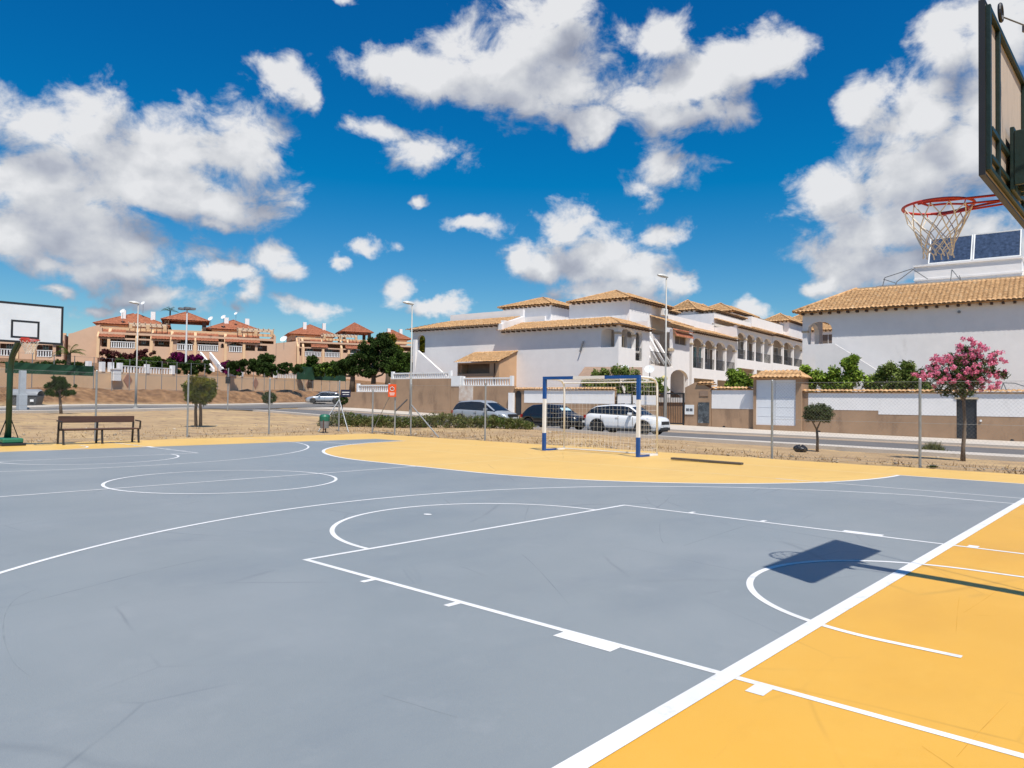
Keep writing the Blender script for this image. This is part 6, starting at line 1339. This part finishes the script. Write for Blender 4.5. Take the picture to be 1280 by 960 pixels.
# dark trees between the houses
def bigtree(label, px, pyb, D, blobs, m, n, sz, seed, m2=None):
    p = at(px, pyb, D); t = plant('tree', label, 'tree', p); q = lambda x, y, dy=0.: at(x, y, D) - p + FW * dy; s = scale_at(D); g = random.Random(seed); cs = []
    top = min(b[1] for b in blobs); segs = [([(0, 0, -1.0), q(px + 1, pyb - 8), q(px, .5 * (pyb + top))], 4.2 * s, 2 * s)]
    for bx_, by_, r in blobs:
        segs.append(([q(px + .5, pyb - 10), q(.5 * (bx_ + px), .55 * by_ + .45 * pyb), q(bx_, by_)], 1.6 * s, .5 * s))
        for k in range(int(8 + r * 1.1)):
            d = Vector((g.gauss(0, 1), g.gauss(0, 1), g.gauss(0, 1))).normalized() * r * s * (.25 + .75 * g.random()); cs.append(q(bx_, by_) + Vector((d.x, d.y, d.z * .85)))
    limbs(t, segs); crown(t, cs, int(n * 2.2), np.full(len(cs), 4.2 * s), sz * s * 1.15, m, seed)
    if m2: crown(t, cs[::3], n // 2, np.full(len(cs[::3]), 4.3 * s), sz * s, m2, seed + 1)
    return t
bigtree('large dark green tree between the salmon block and the white corner house', 466, 482, 72, [(465, 437, 16), (478, 428, 13), (455, 445, 12), (472, 455, 16), (460, 462, 12), (485, 440, 13), (488, 458, 12)], L_dark, 11000, 2.4, 21)
bigtree('yellowish tree crown rising behind the large dark tree', 484, 480, 78, [(480, 424, 9), (488, 424, 9), (492, 434, 8), (497, 440, 6)], L_yel, 3500, 2.2, 22, L_mid)
bigtree('bushy green tree left of the balustrade of the white house', 497, 484, 69, [(496, 452, 12), (503, 446, 10), (507, 458, 10), (490, 462, 10), (500, 466, 10)], L_mid, 7000, 2.2, 23, L_dark)
bigtree('low spreading dark tree behind the green windscreen', 440, 480, 76, [(432, 455, 11), (440, 451, 9), (424, 462, 9), (444, 462, 9)], L_dark, 5000, 2.2, 24, L_mid)
bigtree('yellow green tree seen through the porch arch of the white corner house', 530, 470, 92, [(527, 424, 7), (531, 427, 7), (530, 436, 8), (524, 440, 8)], L_yel, 3500, 2.4, 25, L_mid)
bigtree('rounded green tree on the slope before the second salmon block', 388, 476, 100, [(388, 452, 9), (381, 460, 7), (396, 462, 7)], L_mid, 3200, 2.2, 26)
bigtree('small green tree at the right end of the first salmon block', 331, 474, 98, [(330, 450, 10), (322, 460, 8), (340, 462, 7), (336, 448, 6)], L_dark, 3600, 2.2, 27, L_mid)
# hedges and bougainvillea on the terrace behind the tan wall
def hedge_px(name, label, cat, px0, px1, pyt, pyb, D, m, n, seed, dep=1.2, m2=None, lump=.25):
    a = at(px0, pyb, D); b = at(px1, pyb, D); t = plant(name, label, cat, a); L_ = (b - a); s = scale_at(D); g = random.Random(seed); cs = []
    d = L_.normalized(); nn = Vector((-d.y, d.x, 0)); H = (pyb - pyt) * s
    for k in range(max(30, int(L_.length * H * 9))):
        x = g.random(); top = H * (1 - lump * (.5 + .5 * math.sin(x * L_.length * 1.3 + seed))); cs.append(d * (x * L_.length) + nn * g.uniform(-dep / 2, dep / 2) + Vector((0, 0, g.random() ** .7 * top)))
    limbs(t, [([d * (L_.length * f), d * (L_.length * f) + Vector((0, 0, H * .6))], .05, .03) for f in (.1, .35, .6, .9)], name='stem')
    crown(t, cs, int(n * 1.7), np.full(len(cs), 2.2 * s + .06), 2.0 * s + .05, m, seed, name='foliage')
    if m2: crown(t, cs[::4], n // 3, np.full(len(cs[::4]), 1.8 * s + .06), 2.0 * s + .05, m2, seed + 1, name='foliage')
    return t
hedge_px('hedge', 'clipped green hedge above the white picket railing left of the mast', 'hedge', 147, 216, 447, 461, 84, L_mid, 5200, 31)
hedge_px('hedge', 'green hedge between the mast and the outside stair', 'hedge', 216, 262, 451, 467, 84, L_dark, 3600, 32, m2=L_mid)
hedge_px('hedge', 'dark green hedge right of the outside stair', 'hedge', 286, 346, 450, 468, 84, L_dark, 5200, 33, m2=L_mid)
hedge_px('hedge', 'green hedge below the enclosed balcony of the first salmon block', 'hedge', 346, 378, 455, 467, 90, L_dark, 2600, 34, m2=L_olive)
hedge_px('bougainvillea', 'dull red bougainvillea left of the nearest lamp pole', 'bougainvillea', 126, 192, 438, 460, 92, L_red, 4200, 35, m2=L_dark)
hedge_px('bougainvillea', 'purple bougainvillea right of the floodlight mast', 'bougainvillea', 212, 249, 441, 457, 90, L_bou, 3400, 36, m2=L_dark)
hedge_px('bougainvillea', 'purple bougainvillea at the foot of the outside stair', 'bougainvillea', 279, 303, 450, 466, 88, L_bou, 2200, 37, m2=L_dark)
hedge_px('hedge', 'long dark hedge behind the green windscreen on the left', 'hedge', -20, 118, 452, 463, 82, L_dark, 5200, 38, m2=L_mid)
hedge_px('shrub', 'green shrub below the second salmon block', 'shrub', 402, 436, 450, 470, 98, L_mid, 2600, 39, m2=L_lime)
# low hedge strip behind the fence
c0 = at(404, 521, 38.5); c1 = at(664, 536, 35.5); c0.z = tz(c0.x, c0.y); c1.z = tz(c1.x, c1.y); t = plant('hedge', 'long low dusty hedge between the fence and the parked cars', 'hedge', c0)
d = c1 - c0; Lh = d.length; g = random.Random(5); cs = []; dn = d.normalized(); nn = Vector((-dn.y, dn.x, 0))
for k in range(900):
    x = g.random(); h = .66 * (.78 + .22 * math.sin(x * Lh * 1.7) * math.sin(x * Lh * .6 + 1)) * min(1, x * 9 + .2, (1 - x) * 14 + .3); pz = tz(*(c0 + dn * x * Lh)[:2]) - c0.z
    cs.append(Vector((dn.x * x * Lh, dn.y * x * Lh, pz)) + nn * g.uniform(-.55, .55) + Vector((0, 0, .02 + g.random() ** .8 * h)))
limbs(t, [([dn * Lh * f + Vector((0, 0, -.1)), dn * Lh * f + Vector((0, 0, .4))], .03, .015) for f in np.linspace(.03, .97, 12)], name='stem')
crown(t, cs, 19000, np.full(900, .17), .085, L_hedge, 41, name='foliage'); crown(t, cs[::3], 7000, np.full(300, .17), .085, L_mid, 42, name='foliage')
# bushes behind the right hand wall
def bush_px(name, label, cat, px, blobs, v, m, n, sz, seed, m2=None):
    D = 45.5; p = W(*(lambda w: (w, v))(ev(px, v)), 0.); p.z = tz(p.x, p.y); t = plant(name, label, cat, p); g = random.Random(seed); cs = []; k_ = []
    for bx_, by_, r in blobs:
        u_, z_ = onv(bx_, by_, v); c_ = W(u_, v, z_) - p; Rr = r * .046; k_.append(([(0, 0, 0), c_ * .5, c_], .05, .02))
        for i in range(10 + int(r)): dd = Vector((g.gauss(0, 1), g.gauss(0, 1), g.gauss(0, 1))).normalized() * Rr * (.2 + .9 * g.random()); cs.append(c_ + dd)
    limbs(t, k_, name='stem'); crown(t, cs, int(n * 2), np.full(len(cs), .26), sz, m, seed, name='foliage', aspect=.55)
    if m2: crown(t, cs[::3], n // 2, np.full(len(cs[::3]), .28), sz, m2, seed + 1, name='foliage', aspect=.55)
    return t
bush_px('lemon_bush', 'bright green citrus bush behind the tiled wall next to the garage shed', 'bush', 1022, [(1010, 475, 10), (1020, 470, 9), (1030, 478, 11), (1042, 468, 9), (1047, 480, 10), (1060, 478, 9), (1064, 460, 5), (1066, 450, 4), (1058, 455, 4), (1072, 470, 5), (1085, 478, 5), (1036, 486, 8), (1012, 486, 8), (1055, 487, 8), (1006, 462, 4)], 46.6, L_lime, 5600, .17, 51, L_mid)
bush_px('olive_bush', 'dull green bush behind the tiled wall left of the oleander', 'bush', 1115, [(1098, 475, 11), (1110, 464, 9), (1122, 470, 12), (1135, 460, 8), (1140, 474, 11), (1150, 482, 9), (1090, 486, 8), (1115, 484, 11), (1130, 486, 10), (1158, 487, 6)], 46.8, L_bush, 6500, .13, 52, L_mid)
bush_px('garden_bush', 'green bush above the tiled wall left of the garage shed', 'bush', 926, [(918, 475, 8), (925, 470, 7), (932, 478, 8), (940, 478, 6), (914, 466, 4), (913, 482, 6), (928, 484, 8)], 46.5, L_lime, 2600, .16, 53, L_mid)
bush_px('climbing_shrub', 'green climbing shrub above the wall seen through the goal', 'bush', 770, [(745, 470, 7), (757, 466, 8), (768, 464, 8), (780, 466, 8), (792, 470, 8), (740, 480, 7), (755, 480, 9), (770, 478, 9), (785, 482, 9), (800, 480, 9), (812, 482, 7), (823, 480, 8), (828, 488, 6), (733, 478, 6), (775, 490, 7), (790, 491, 7), (803, 490, 7), (760, 489, 7), (748, 488, 6), (817, 490, 7)], 46.8, L_bush, 4800, .16, 54, L_mid)
# weeds at the kerb
for px, py, w_, h_, D, lb in ((1166, 556, 15, 13, 31.0, 'dry weeds growing at the far kerb left of the oleander'), (1166, 585.5, 6, 4, 16.8, 'small green weed tuft on the court edge by the fence post')):
    p = at(px, py, D); p.z = tz(p.x, p.y) + (.06 if D > 20 else 0); t = None; s = scale_at(D); V_ = []; g = np.random.default_rng(int(px + py))
    for k in range(520 if D > 20 else 160):
        x, y = g.normal(0, w_ * s * .45, 2); h = h_ * s * (.4 + .7 * g.random()) * math.exp(-(x / (w_ * s)) ** 2); a = g.uniform(0, 6.28); lx, ly = g.normal(0, .35, 2) * h; wd = .008 + .008 * g.random()
        V_ += [(x - wd * math.cos(a), y - wd * math.sin(a), 0), (x + wd * math.cos(a), y + wd * math.sin(a), 0), (x + lx, y + ly, h)]
    o = fastmesh('weed_tuft', V_, np.arange(len(V_)).reshape(-1, 3), L_hedge if D > 20 else L_olive); o.location = p; tag(o, lb, 'weeds')
# palms
def palm(label, px, pyb, pyt, D, n, ln, seed):
    p = at(px, pyb, D); tp = at(px, pyt, D); h = tp.z - p.z; t = plant('palm_tree', label, 'palm', p); g = random.Random(seed)
    limbs(t, [([(0, 0, -.5), (.05, 0, h * .5), (0, 0, h)], .2, .15)]); V_ = []; F_ = []
    for k in range(n):
        a = 2 * math.pi * k / n + g.uniform(-.2, .2); e = g.uniform(.1, 1.2); l = ln * g.uniform(.8, 1.1)
        for j in range(14):
            f0 = j / 14; r = l * f0; z = h + math.sin(e) * r - .55 * l * f0 ** 2.2; c = Vector((math.cos(a) * math.cos(e) * r, math.sin(a) * math.cos(e) * r, z)); sd = Vector((-math.sin(a), math.cos(a), 0)); dr = Vector((math.cos(a), math.sin(a), 0)); w_ = l * .22 * math.sin(math.pi * min(1, f0 * .9 + .1))
            for sg in (-1, 1):
                i0 = len(V_); V_ += [tuple(c), tuple(c + dr * l * .05), tuple(c + sd * sg * w_ + dr * l * .07 - Vector((0, 0, w_ * .4)))]; F_.append((i0, i0 + 1, i0 + 2))
    fastmesh('fronds', V_, F_, L_mid, t); return t
palm('palm with drooping fronds behind the left hoop net', 86, 462, 441, 66, 16, 1.9, 1)
palm('distant palm crown peeping over the roof gazebo', 212, 420, 388.5, 150, 14, 2.2, 2)
